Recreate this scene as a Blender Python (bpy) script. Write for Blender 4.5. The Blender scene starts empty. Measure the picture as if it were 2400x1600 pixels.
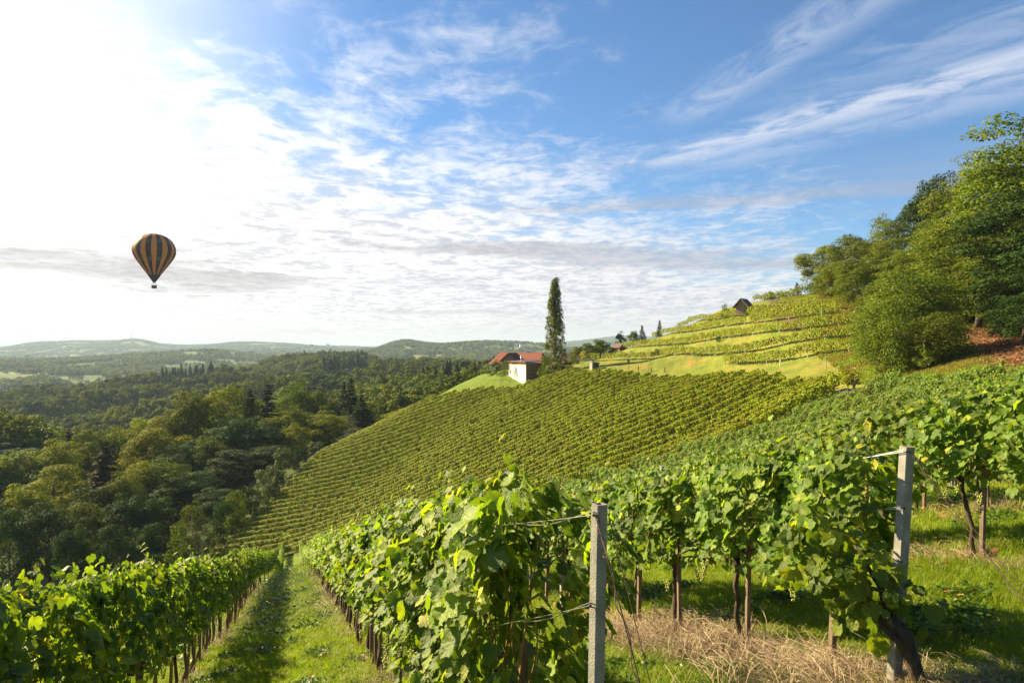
import bpy, math, random
import numpy as np
from mathutils import Vector, Matrix, Euler

random.seed(7)
rng = np.random.default_rng(7)
scene = bpy.context.scene
COL = scene.collection
R = math.radians

# ------------------------------------------------------------------ camera
# the photograph is 2400 x 1600; pix() turns its pixels into directions
FPX, UC, VH = 1600.0, 1200.0, 816.0
cam_d = bpy.data.cameras.new('camera')
cam_d.sensor_width = 36.0
cam_d.lens = 24.0
cam_d.shift_y = 16.0 / 2400.0
cam_d.clip_start = 0.05
cam_d.clip_end = 40000.0
cam = bpy.data.objects.new('camera', cam_d)
cam.rotation_euler = (R(90), 0, 0)
COL.objects.link(cam)
scene.camera = cam

# ------------------------------------------------------------------ light
SUN_AZ, SUN_EL = -60.0, 28.0          # azimuth from the view direction (+Y), to the left
sdir = Vector((math.sin(R(SUN_AZ)) * math.cos(R(SUN_EL)), math.cos(R(SUN_AZ)) * math.cos(R(SUN_EL)), math.sin(R(SUN_EL))))
sun_d = bpy.data.lights.new('sun', 'SUN')
sun_d.energy = 5.0
sun_d.angle = R(0.6)
sun_d.color = (1.0, 0.82, 0.47)
sun = bpy.data.objects.new('sun', sun_d)
sun.rotation_euler = sdir.to_track_quat('Z', 'Y').to_euler()
COL.objects.link(sun)
scene.view_settings.view_transform = 'Standard'
scene.view_settings.look = 'None'
scene.view_settings.exposure = 1.75
scene.view_settings.gamma = 1.0
scene.view_settings.use_curve_mapping = False
scene.cycles.max_bounces = 8
scene.cycles.transparent_max_bounces = 8
scene.cycles.diffuse_bounces = 3
scene.cycles.transmission_bounces = 4
scene.cycles.volume_bounces = 0
scene.cycles.caustics_reflective = False
scene.cycles.caustics_refractive = False


class NT:
    """a small helper round a node tree"""
    def __init__(self, tree):
        self.t = tree
        self.n = tree.nodes
        self.l = tree.links

    def node(self, kind, **kw):
        nd = self.n.new(kind)
        for k, v in kw.items():
            setattr(nd, k, v)
        return nd

    def put(self, sock, v):
        if hasattr(v, 'is_output') or isinstance(v, bpy.types.NodeSocket):
            self.l.new(v, sock)
        else:
            sock.default_value = v

    def math(self, op, a, b=0.0, c=0.0, clamp=False):
        nd = self.node('ShaderNodeMath', operation=op, use_clamp=clamp)
        self.put(nd.inputs[0], a)
        self.put(nd.inputs[1], b)
        if op in ('MULTIPLY_ADD', 'SMOOTH_MIN'):
            self.put(nd.inputs[2], c)
        return nd.outputs[0]

    def ramp(self, v, a, b, lo=0.0, hi=1.0, smooth=True):
        nd = self.node('ShaderNodeMapRange')
        nd.interpolation_type = 'SMOOTHSTEP' if smooth else 'LINEAR'
        self.put(nd.inputs['Value'], v)
        nd.inputs['From Min'].default_value = a
        nd.inputs['From Max'].default_value = b
        nd.inputs['To Min'].default_value = lo
        nd.inputs['To Max'].default_value = hi
        return nd.outputs[0]

    def mix(self, f, a, b, blend='MIX'):
        nd = self.node('ShaderNodeMix', data_type='RGBA', blend_type=blend)
        self.put(nd.inputs[0], f)
        for s, v in ((nd.inputs[6], a), (nd.inputs[7], b)):
            if isinstance(v, (tuple, list)) and len(v) == 3:
                v = (*v, 1.0)
            self.put(s, v)
        return nd.outputs[2]

    def noise(self, vec, scale, detail=3.0, rough=0.5, dist=0.0, color=False):
        nd = self.node('ShaderNodeTexNoise')
        if vec is not None:
            self.l.new(vec, nd.inputs['Vector'])
        nd.inputs['Scale'].default_value = scale
        nd.inputs['Detail'].default_value = detail
        nd.inputs['Roughness'].default_value = rough
        nd.inputs['Distortion'].default_value = dist
        return nd.outputs['Color' if color else 'Fac']

    def xyz(self, x, y, z=0.0):
        nd = self.node('ShaderNodeCombineXYZ')
        self.put(nd.inputs[0], x)
        self.put(nd.inputs[1], y)
        self.put(nd.inputs[2], z)
        return nd.outputs[0]


# ------------------------------------------------------------------ sky and clouds
world = bpy.data.worlds.new('World')
scene.world = world
world.use_nodes = True
W = NT(world.node_tree)
W.n.clear()
tc = W.node('ShaderNodeTexCoord')
sep = W.node('ShaderNodeSeparateXYZ')
W.l.new(tc.outputs['Generated'], sep.inputs[0])
dx, dy, dz = sep.outputs
sky = W.node('ShaderNodeTexSky', sky_type='NISHITA')
sky.sun_disc = False
sky.sun_elevation = R(SUN_EL)
sky.sun_rotation = R(SUN_AZ)
sky.altitude = 400
sky.air_density = 1.0
sky.dust_density = 0.6
sky.ozone_density = 2.5
SKY_K = 0.046
SKY_GAIN = 0.84
HAZE = 0.00009
skyc = W.mix(1.0, sky.outputs[0], (SKY_K * 0.82, SKY_K * 1.10, SKY_K * 1.30), 'MULTIPLY')
zc = W.math('ADD', W.math('MAXIMUM', dz, 0.0), 0.05)
px = W.math('DIVIDE', dx, zc)
py = W.math('DIVIDE', dy, zc)
# angle to the sun
dotn = W.node('ShaderNodeVectorMath', operation='DOT_PRODUCT')
W.l.new(tc.outputs['Generated'], dotn.inputs[0])
dotn.inputs[1].default_value = sdir
dsun = dotn.outputs['Value']
glow = W.ramp(dsun, 0.66, 0.94)
glow2 = W.ramp(dsun, 0.25, 0.80)
# veil of altocumulus on the left and ahead
edge = W.math('SUBTRACT', py, W.math('MULTIPLY_ADD', px, 1.05, 2.62))
base = W.noise(W.xyz(px, py), 0.9, 4.0, 0.55, 0.3)
fine = W.noise(W.xyz(W.math('MULTIPLY', px, 1.15), W.math('MULTIPLY', py, 0.8), 3.0), 4.2, 9.0, 0.60, 0.55)
puff = W.noise(W.xyz(px, py, 9.0), 9.0, 6.0, 0.6, 0.7)
cov = W.math('ADD', W.math('MULTIPLY', edge, 0.62), W.math('MULTIPLY', W.math('SUBTRACT', base, 0.5), 2.6))
thick = W.math('ADD', cov, W.math('MULTIPLY', W.math('SUBTRACT', fine, 0.5), 3.0))
thick = W.math('ADD', thick, W.math('MULTIPLY', W.math('SUBTRACT', puff, 0.5), 1.3))
alpha1 = W.ramp(thick, -0.55, 1.7, 0.0, 0.97)
alpha1 = W.math('MAXIMUM', alpha1, W.ramp(W.math('ADD', cov, W.math('MULTIPLY', glow, 1.5)), 0.6, 2.6, 0.0, 0.85))
# low stratus bands
bandv = W.noise(W.xyz(W.math('MULTIPLY', px, 0.16), W.math('MULTIPLY', W.math('ADD', dz, W.math('MULTIPLY', fine, 0.010)), 17.0), 5.0), 1.4, 5.0, 0.55, 0.2)
bandr = W.ramp(bandv, 0.50, 0.64)
lowm = W.math('MULTIPLY', W.ramp(dz, 0.27, 0.17), W.ramp(dz, 0.005, 0.035))
grey = W.math('MULTIPLY', bandr, lowm)
# the two cirrus streaks
def streak(nx, ny, c, width, tx, ty, s0, s1, seed):
    d = W.math('SUBTRACT', W.math('ADD', W.math('MULTIPLY', px, nx), W.math('MULTIPLY', py, ny)), c)
    s = W.math('ADD', W.math('MULTIPLY', px, tx), W.math('MULTIPLY', py, ty))
    wob = W.noise(W.xyz(W.math('MULTIPLY', s, 1.6), W.math('MULTIPLY', d, 3.2), seed), 2.4, 10.0, 0.62, 0.9)
    dd = W.math('ABSOLUTE', W.math('ADD', d, W.math('MULTIPLY', W.math('SUBTRACT', wob, 0.5), width * 1.2)))
    m = W.ramp(dd, width, 0.0)
    return W.math('MULTIPLY', W.math('MULTIPLY', m, W.ramp(wob, 0.28, 0.62)), W.ramp(s, s0, s1))
st1 = streak(.745, .669, 2.555, 0.23, .669, -.745, -2.05, -1.55, 1.0)
st1b = W.math('MULTIPLY', streak(.745, .669, 2.78, 0.20, .669, -.745, -2.1, -1.5, 4.0), 0.45)
st2 = W.math('MULTIPLY', streak(.953, .302, 1.385, 0.17, .302, -.953, -2.45, -2.0, 7.0), 0.60)
st3 = W.math('MULTIPLY', streak(.745, .669, 2.28, 0.32, .669, -.745, -1.6, -0.4, 2.0), 0.40)
cir = W.math('MAXIMUM', W.math('MAXIMUM', st1, st1b), W.math('MAXIMUM', st2, st3))
cir = W.math('MULTIPLY', W.math('MULTIPLY', cir, 0.80), W.ramp(dy, 0.0, 0.25))
# colours of the cloud (radiance)
shade = W.ramp(W.math('ADD', W.math('MULTIPLY', fine, 0.55), W.math('MULTIPLY', puff, 0.45)), 0.40, 0.56)
cl = W.mix(shade, (0.21, 0.22, 0.255), (0.33, 0.325, 0.325))
cl = W.mix(W.math('MULTIPLY', glow2, 0.75), cl, W.mix(shade, (0.31, 0.305, 0.30), (0.47, 0.46, 0.445)))
cl = W.mix(W.math('MULTIPLY', glow, 0.85), cl, W.mix(shade, (0.37, 0.365, 0.355), (0.56, 0.55, 0.53)))
greyc = W.mix(glow2, (0.155, 0.165, 0.20), (0.18, 0.172, 0.168))
c0 = W.mix(cir, skyc, (0.27, 0.29, 0.335))
c1 = W.mix(alpha1, c0, cl)
# forward glow of the air round the sun
c3 = W.mix(W.math('MULTIPLY', W.ramp(dsun, 0.72, 0.99), 0.50), c1, (0.60, 0.58, 0.54))
c3 = W.mix(W.math('MULTIPLY', grey, 0.62), c3, greyc)
# warm pale band above the horizon
c4 = W.mix(W.math('MULTIPLY', W.ramp(dz, 0.07, 0.0), W.ramp(dsun, -0.5, 0.6, 0.25, 0.6)), c3, W.mix(glow2, (0.28, 0.27, 0.26), (0.40, 0.38, 0.35)))
bg = W.node('ShaderNodeBackground')
W.l.new(c4, bg.inputs[0])
bg.inputs[1].default_value = SKY_GAIN
wo = W.node('ShaderNodeOutputWorld')
W.l.new(bg.outputs[0], wo.inputs[0])

# ------------------------------------------------------------------ terrain heights
def X_of(u):
    return (u - UC) / FPX

def pix(u, v, y):
    return (X_of(u) * y, y, (VH - v) / FPX * y)

A_PL, B_PL, C_PL = 0.217, -0.224, -2.0
def plane(x, y):
    return A_PL * x + B_PL * y + C_PL

near = []
for x, y in [(-6, 0), (-2, 2), (2, 2), (0, 6), (-4, 6), (4, 6), (-3, 12), (2, 12), (-8, 12), (-2, 22), (-9, 22), (-16, 24),
             (-10, 40), (-18, 45), (-4, 38), (-22, 60), (-14, 60), (0, -12), (10, -12), (-14, -10), (-30, 30), (-30, 0)]:
    near.append((x, y, plane(x, y)))
near += [(8, 4, -1.15), (12, 8, -1.0), (5.2, 7.6, -2.3), (10, 14, -2.75), (16, 20, -2.65), (18.7, 25, -3.2), (20, -10, 3.0), (30, 10, 2.2)]
nearpix = [
    # block A, far part
    (2400, 940, 32), (2150, 990, 38), (2050, 1010, 45), (1750, 1060, 60), (1500, 1120, 72), (1200, 1170, 88), (950, 1235, 98), (700, 1300, 110),
    (600, 1330, 112), (1500, 1230, 40), (1200, 1290, 50),
    # vineyard hill, block B
    (490, 1318, 118), (745, 1072, 168), (860, 1017, 180), (1000, 944, 180), (1100, 918, 173), (1190, 908, 165), (1350, 874, 150),
    (1450, 880, 132), (1700, 892, 103), (1960, 912, 70), (1950, 940, 63), (1700, 1012, 76), (1400, 1090, 84), (1100, 1050, 130),
    (900, 1120, 140), (1300, 960, 130), (1500, 950, 105), (650, 1190, 140),
    # terraces
    (1732, 859, 112), (1830, 852, 102), (1900, 836, 98), (2029, 821, 88), (1410, 847, 165), (1530, 842, 150), (1642, 838, 128), (1728, 832, 118),
    (1861, 806, 108), (2005, 795, 98), (1489, 815, 175), (1570, 811, 158), (1665, 799, 140), (1793, 783, 122), (1902, 774, 110), (2000, 762, 104),
    (1550, 789, 185), (1608, 781, 168), (1667, 772, 155), (1778, 759, 135), (1871, 748, 122), (1960, 738, 115),
    (1600, 769, 190), (1660, 755, 172), (1723, 744, 155), (1786, 735, 145), (1873, 725, 135), (1930, 716, 128),
    (1700, 722, 178), (1793, 706, 166), (1878, 694, 158), (1930, 688, 150),
    (1700, 740, 200), (1793, 730, 190), (1900, 720, 185), (1600, 777, 206), (1540, 795, 206), (2100, 700, 160), (2300, 700, 150),
    # road, bank, forest floor on the right
    (1960, 922, 65), (2040, 927, 61), (2100, 893, 62), (2000, 876, 76), (1880, 872, 84), (2250, 868, 52), (2400, 872, 42), (2300, 835, 60),
    (2400, 800, 66), (2250, 780, 82), (2080, 800, 92), (2400, 740, 95), (2600, 830, 50), (2900, 760, 60), (2800, 900, 30),
    # house terrace
    (1180, 880, 172), (1260, 873, 168), (1130, 885, 180), (1330, 858, 165), (1300, 862, 190), (1150, 872, 195),
    # valley on the left
    (300, 1400, 120), (0, 1430, 110), (-300, 1480, 110), (450, 1260, 135), (580, 1180, 150), (690, 1095, 166), (0, 1270, 170), (200, 1240, 175), (400, 1180, 180),
    (600, 1095, 195), (720, 1060, 195), (-200, 1230, 190), (-500, 1250, 170), (850, 1035, 195), (920, 985, 212), (860, 992, 215),
]
near += [pix(*p) for p in nearpix]
farpix = {
    250: [(-600, 1080), (-200, 1050), (0, 1040), (100, 1060), (250, 1125), (450, 1090), (600, 1072), (720, 1050), (850, 1008), (960, 975), (1100, 930), (1250, 925), (1400, 905), (1600, 880), (1900, 850), (2300, 840)],
    400: [(-600, 1080), (0, 1075), (250, 1080), (450, 1055), (700, 1005), (900, 945), (1050, 915), (1200, 905), (1500, 900), (2000, 890), (2400, 890)],
    600: [(-600, 1010), (0, 1012), (150, 1005), (300, 1002), (450, 972), (600, 952), (800, 930), (900, 918), (1000, 888), (1150, 884), (1400, 884)],
    850: [(-600, 960), (0, 965), (60, 940), (130, 927), (200, 935), (300, 940), (400, 932), (500, 912), (700, 890), (860, 892), (1000, 872), (1200, 872), (1500, 872)],
    1150: [(-600, 945), (0, 950), (200, 948), (400, 922), (480, 895), (578, 880), (655, 862), (731, 850), (808, 852), (859, 860), (900, 876), (1000, 868), (1300, 868)],
    1500: [(-600, 920), (0, 915), (200, 915), (420, 912), (700, 890), (1000, 862), (1300, 850), (2000, 845)],
    2100: [(-600, 862), (0, 862), (100, 866), (250, 862), (400, 860), (550, 870), (800, 856), (1000, 848), (1300, 842)],
    2800: [(-600, 838), (0, 846), (200, 842), (260, 838), (400, 829), (480, 824), (560, 832), (650, 846), (800, 834), (880, 824), (920, 806), (950, 800), (985, 807), (1040, 812), (1080, 807), (1130, 804), (1180, 806), (1250, 805), (1290, 816), (1500, 822)],
    3600: [(-600, 848), (0, 845), (300, 842), (600, 832), (900, 832), (1300, 835), (2000, 832)],
    5000: [(-600, 838), (0, 838), (300, 832), (600, 824), (900, 824), (1300, 824)],
    6500: [(-900, 815), (-300, 820), (0, 817), (60, 807), (130, 803), (200, 803), (250, 807), (290, 797), (315, 794), (350, 801), (400, 816), (480, 812), (540, 804), (620, 805), (700, 810), (760, 814), (900, 816), (1100, 814), (1350, 802), (1450, 792), (1600, 796), (2000, 812)],
    9000: [(-600, 822), (300, 822), (1200, 821), (2400, 822)],
    14000: [(-600, 820), (300, 820), (1200, 820), (2400, 820)],
}
farpts = [(X_of(u), math.log(y), (VH - v) / FPX) for y, l in farpix.items() for u, v in l]
for u, v, y in [(0, 1270, 170), (400, 1180, 180), (720, 1060, 195), (1000, 945, 190), (1300, 872, 190), (1600, 795, 210), (1800, 735, 190), (2200, 700, 160), (-600, 1200, 180)]:
    farpts.append((X_of(u), math.log(y), (VH - v) / FPX))
near += [pix(u, v, 250) for u, v in farpix[250]]


def rbf_fit(P, lam):
    P = np.array(P, float)
    xy, z = P[:, :2], P[:, 2]
    n = len(xy)
    d2 = ((xy[:, None] - xy[None]) ** 2).sum(-1)
    K = 0.5 * d2 * np.log(d2 + 1e-12)
    K[np.diag_indices(n)] = lam
    Q = np.c_[np.ones(n), xy]
    M = np.zeros((n + 3, n + 3))
    M[:n, :n] = K
    M[:n, n:] = Q
    M[n:, :n] = Q.T
    return xy, np.linalg.solve(M, np.r_[z, 0, 0, 0])

def rbf_eval(model, q):
    xy, w = model
    out = np.empty(len(q))
    n = len(xy)
    for i in range(0, len(q), 20000):
        s = q[i:i + 20000]
        d2 = ((s[:, None] - xy[None]) ** 2).sum(-1)
        out[i:i + 20000] = (0.5 * d2 * np.log(d2 + 1e-12)) @ w[:n] + w[n] + s @ w[n + 1:]
    return out

NS = 50.0
near_m = rbf_fit([(x / NS, y / NS, z) for x, y, z in near], 0.002)
LS = 0.55
far_m = rbf_fit([(x, l * LS, e) for x, l, e in farpts], 0.0003)

def wav(x, y, s, seed):
    """cheap smooth noise, -1..1"""
    r = np.random.default_rng(seed)
    o = 0
    for i in range(5):
        a = r.uniform(0, 6.28)
        k = 6.28 / (s * r.uniform(0.7, 1.5))
        o = o + np.sin(k * (x * math.cos(a) + y * math.sin(a)) + r.uniform(0, 6.28))
    return o / 2.6

def H(x, y):
    x = np.atleast_1d(np.asarray(x, float))
    y = np.atleast_1d(np.asarray(y, float))
    r = np.hypot(x, y) + 1e-6
    phi = np.arctan2(x, y)
    pc = np.clip(phi, -0.85, 0.75)
    ye = r * np.cos(pc)
    Xf = np.tan(pc)
    xn, yn = np.clip(x, -140, 110), np.clip(y, -25, 290)
    zn = rbf_eval(near_m, np.c_[xn, yn] / NS)
    w = np.clip((r - 195) / 50, 0, 1)
    w = w * w * (3 - 2 * w)
    zf = rbf_eval(far_m, np.c_[Xf, np.log(np.maximum(ye, 60)) * LS]) * ye
    big = np.clip((r - 300) / 900, 0, 1) * np.clip((0.05 - Xf) / 0.3, 0.15, 1) * np.clip((2600 - r) / 900, 0, 1)
    fold = 14.0 * np.sin(6.283 * (y - 0.55 * x + 40 * wav(x, y, 330, 8)) / 215.0) * np.clip((r - 420) / 150, 0, 1) * np.clip((1250 - r) / 300, 0, 1) * np.clip((-0.05 - Xf) / 0.15, 0, 1)
    zf = zf + fold + big * (9.0 * wav(x, y, 260, 3) + 3.5 * wav(x, y, 90, 4)) + np.clip((r - 2600) / 2500, 0, 1) * 7 * wav(x, y, 700, 5)
    zn = zn + 0.015 * wav(x, y, 1.3, 11) + 0.04 * wav(x, y, 5, 12)
    return zn * (1 - w) + zf * w

def H1(x, y):
    return float(H(x, y)[0])

# ------------------------------------------------------------------ materials
def new_mat(name):
    m = bpy.data.materials.new(name)
    m.use_nodes = True
    t = NT(m.node_tree)
    t.bsdf = m.node_tree.nodes['Principled BSDF']
    t.out = m.node_tree.nodes['Material Output']
    return m, t

def simple(name, col, rough=0.7, metal=0.0, nscale=6.0, var=0.25, bump=0.0, bscale=40.0, stretch=None):
    m, t = new_mat(name)
    tcn = t.node('ShaderNodeTexCoord')
    v = tcn.outputs['Object']
    if stretch:
        mp = t.node('ShaderNodeMapping')
        mp.inputs['Scale'].default_value = stretch
        t.l.new(v, mp.inputs[0])
        v = mp.outputs[0]
    n = t.noise(v, nscale, 6.0, 0.6)
    f = t.ramp(n, 0.25, 0.75)
    c = t.mix(f, tuple(max(0, k * (1 - var)) for k in col), tuple(k * (1 + var) for k in col))
    t.l.new(c, t.bsdf.inputs['Base Color'])
    t.bsdf.inputs['Roughness'].default_value = rough
    t.bsdf.inputs['Metallic'].default_value = metal
    if bump:
        b = t.node('ShaderNodeBump')
        b.inputs['Strength'].default_value = bump
        b.inputs['Distance'].default_value = 0.02
        t.l.new(t.noise(v, bscale, 5.0, 0.6), b.inputs['Height'])
        t.l.new(b.outputs[0], t.bsdf.inputs['Normal'])
    return m

def leafmat(name, cols, trans=0.35, rough=0.45, spec=0.35, tcol=(1.25, 1.25, 0.45), veins=False):
    """cols: three colours picked per leaf; light also passes through the blade"""
    m, t = new_mat(name)
    at = t.node('ShaderNodeAttribute')
    at.attribute_name = 'rnd'
    oi = t.node('ShaderNodeObjectInfo')
    r = t.math('FRACT', t.math('ADD', at.outputs['Fac'], t.math('MULTIPLY', oi.outputs['Random'], 0.999)))
    ob = t.math('MULTIPLY', t.math('SUBTRACT', oi.outputs['Random'], 0.5), 0.35)
    cr = t.node('ShaderNodeValToRGB')
    e = cr.color_ramp.elements
    e[0].position = 0.0
    e[0].color = (*cols[0], 1)
    e[1].position = 1.0
    e[1].color = (*cols[2], 1)
    k = e.new(0.6)
    k.color = (*cols[1], 1)
    if len(cols) > 3:
        e[2].position = 0.93
        k = e.new(1.0)
        k.color = (*cols[3], 1)
    t.l.new(r, cr.inputs[0])
    c = cr.outputs[0]
    hs = t.node('ShaderNodeHueSaturation')
    t.put(hs.inputs['Value'], t.math('ADD', 1.0, ob))
    t.put(hs.inputs['Hue'], t.math('ADD', 0.5, t.math('MULTIPLY', ob, 0.07)))
    t.l.new(c, hs.inputs['Color'])
    c = hs.outputs[0]
    if veins:
        tcn = t.node('ShaderNodeUVMap')
        s = t.node('ShaderNodeSeparateXYZ')
        t.l.new(tcn.outputs[0], s.inputs[0])
        a = t.math('ARCTAN2', t.math('SUBTRACT', s.outputs[0], 0.5), t.math('SUBTRACT', s.outputs[1], 0.30))
        w = t.math('ABSOLUTE', t.math('SINE', t.math('MULTIPLY', a, 3.4)))
        vn = t.ramp(w, 0.10, 0.0)
        c = t.mix(t.math('MULTIPLY', vn, 0.38), c, (0.24, 0.32, 0.08))
        gp_ = t.node('ShaderNodeNewGeometry')
        c = t.mix(t.ramp(t.noise(gp_.outputs['Position'], 38.0, 4.0, 0.6), 0.60, 0.74, 0.0, 0.55), c, (0.26, 0.22, 0.04))
        nb_ = t.node('ShaderNodeBump')
        nb_.inputs['Strength'].default_value = 0.6
        nb_.inputs['Distance'].default_value = 0.01
        t.l.new(t.math('ADD', t.noise(gp_.outputs['Position'], 60.0, 3.0), t.math('MULTIPLY', vn, 0.5)), nb_.inputs['Height'])
        t.l.new(nb_.outputs[0], t.bsdf.inputs['Normal'])
    t.l.new(c, t.bsdf.inputs['Base Color'])
    t.bsdf.inputs['Roughness'].default_value = rough
    t.bsdf.inputs['Specular IOR Level'].default_value = spec
    tr = t.node('ShaderNodeBsdfTranslucent')
    t.l.new(t.mix(1.0, c, (*tcol, 1), 'MULTIPLY'), tr.inputs[0])
    mx = t.node('ShaderNodeMixShader')
    mx.inputs[0].default_value = trans
    t.l.new(t.bsdf.outputs[0], mx.inputs[1])
    t.l.new(tr.outputs[0], mx.inputs[2])
    t.l.new(mx.outputs[0], t.out.inputs[0])
    return m

M = {}
M['vine'] = leafmat('vine_leaf', [(0.066, 0.125, 0.016), (0.130, 0.198, 0.022), (0.22, 0.285, 0.026), (0.36, 0.33, 0.035)], 0.42, 0.55, 0.30, (1.9, 1.9, 0.42), True)
M['vine_far'] = leafmat('vine_leaf_far', [(0.15, 0.195, 0.012), (0.25, 0.285, 0.016), (0.35, 0.36, 0.02)], 0.34, 0.6, 0.2, (1.6, 1.5, 0.3))
M['broad'] = leafmat('broadleaf', [(0.045, 0.082, 0.009), (0.092, 0.132, 0.011), (0.17, 0.19, 0.014)], 0.24, 0.75, 0.10, (1.5, 1.4, 0.3))
M['yellowish'] = leafmat('yellow_green_leaf', [(0.085, 0.125, 0.010), (0.155, 0.185, 0.012), (0.25, 0.245, 0.014)], 0.26, 0.75, 0.10, (1.5, 1.4, 0.3))
M['dark_or_shaded'] = leafmat('dark_or_shaded_leaf', [(0.018, 0.045, 0.010), (0.032, 0.066, 0.011), (0.060, 0.095, 0.014)], 0.18, 0.75, 0.10)  # dark foliage colour; also paints shade into the shaded crowns of the woods
M['beech'] = leafmat('beech_leaf', [(0.055, 0.092, 0.008), (0.100, 0.138, 0.010), (0.175, 0.190, 0.013)], 0.36, 0.65, 0.2, (1.4, 1.35, 0.3))
M['grey_leaf'] = leafmat('grey_green_leaf', [(0.050, 0.075, 0.030), (0.075, 0.105, 0.036), (0.11, 0.14, 0.05)], 0.25, 0.6, 0.3)
M['poplar'] = leafmat('poplar_leaf', [(0.070, 0.100, 0.016), (0.125, 0.150, 0.022), (0.19, 0.20, 0.03)], 0.28, 0.5, 0.4)
M['needle'] = leafmat('needles', [(0.016, 0.036, 0.012), (0.028, 0.052, 0.014), (0.050, 0.066, 0.016)], 0.12, 0.8, 0.1)
M['brown_needle'] = leafmat('brown_needles', [(0.040, 0.044, 0.014), (0.06, 0.060, 0.018), (0.085, 0.075, 0.02)], 0.12, 0.8, 0.1)
M['yellow_leaf'] = leafmat('golden_leaf', [(0.35, 0.26, 0.01), (0.48, 0.34, 0.015), (0.55, 0.40, 0.02)], 0.3)
M['bark'] = simple('bark', (0.075, 0.055, 0.040), 0.9, nscale=9, var=0.5, bump=0.9, bscale=30, stretch=(1, 1, 0.3))
M['vinebark'] = simple('vine_bark', (0.065, 0.045, 0.030), 0.95, nscale=22, var=0.6, bump=1.0, bscale=55, stretch=(1, 1, 0.25))
M['birchbark'] = simple('birch_bark', (0.42, 0.38, 0.32), 0.8, nscale=7, var=0.4, stretch=(1, 1, 2))
M['cane'] = simple('cane', (0.22, 0.11, 0.035), 0.6, var=0.3)
M['stake'] = simple('weathered_wood', (0.16, 0.115, 0.075), 0.85, nscale=14, var=0.4, bump=0.5, stretch=(3, 3, 0.3))
M['post'] = simple('concrete', (0.25, 0.24, 0.215), 0.9, nscale=9, var=0.28, bump=0.55, bscale=160)
M['wire'] = simple('steel_wire', (0.55, 0.55, 0.55), 0.35, 0.9, var=0.1)
M['rust'] = simple('rusty_wire', (0.09, 0.055, 0.04), 0.7, 0.5, var=0.3)
M['grape'] = simple('grape_skin', (0.33, 0.36, 0.06), 0.35, var=0.25, nscale=20)
M['grass'] = leafmat('grass_blade', [(0.13, 0.195, 0.014), (0.215, 0.285, 0.020), (0.31, 0.33, 0.03)], 0.48, 0.5, 0.35, (1.5, 1.6, 0.35))
M['straw'] = leafmat('straw', [(0.22, 0.15, 0.095), (0.36, 0.27, 0.18), (0.50, 0.41, 0.30)], 0.2, 0.7, 0.2, (1, 1, 1))
M['weed'] = leafmat('weed_leaf', [(0.05, 0.11, 0.012), (0.09, 0.16, 0.016), (0.14, 0.2, 0.02)], 0.35)
M['dead'] = leafmat('dead_leaf', [(0.13, 0.055, 0.028), (0.20, 0.095, 0.045), (0.30, 0.17, 0.08)], 0.1, 0.8, 0.1, (1, 1, 1))

# ------------------------------------------------------------------ mesh helpers
def mesh_np(name, v, f, mat=None, rnd=None, uv=None, smooth=False):
    """v (N,3); f (M,k) all the same k; rnd: one value per face"""
    v = np.ascontiguousarray(v, dtype=np.float32)
    f = np.ascontiguousarray(f, dtype=np.int32)
    me = bpy.data.meshes.new(name)
    k = f.shape[1]
    me.vertices.add(len(v))
    me.vertices.foreach_set('co', v.ravel())
    me.loops.add(f.size)
    me.loops.foreach_set('vertex_index', f.ravel())
    me.polygons.add(len(f))
    me.polygons.foreach_set('loop_start', np.arange(0, f.size, k, dtype=np.int32))
    me.polygons.foreach_set('loop_total', np.full(len(f), k, dtype=np.int32))
    if smooth:
        me.polygons.foreach_set('use_smooth', np.ones(len(f), dtype=bool))
    if uv is not None:
        ul = me.uv_layers.new(name='UVMap')
        ul.data.foreach_set('uv', np.ascontiguousarray(uv[f.ravel()], dtype=np.float32).ravel())
    me.update(calc_edges=True)
    if rnd is not None:
        a = me.attributes.new('rnd', 'FLOAT', 'FACE')
        a.data.foreach_set('value', np.ascontiguousarray(rnd, dtype=np.float32))
    if mat is not None:
        me.materials.append(mat)
    return me

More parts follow.
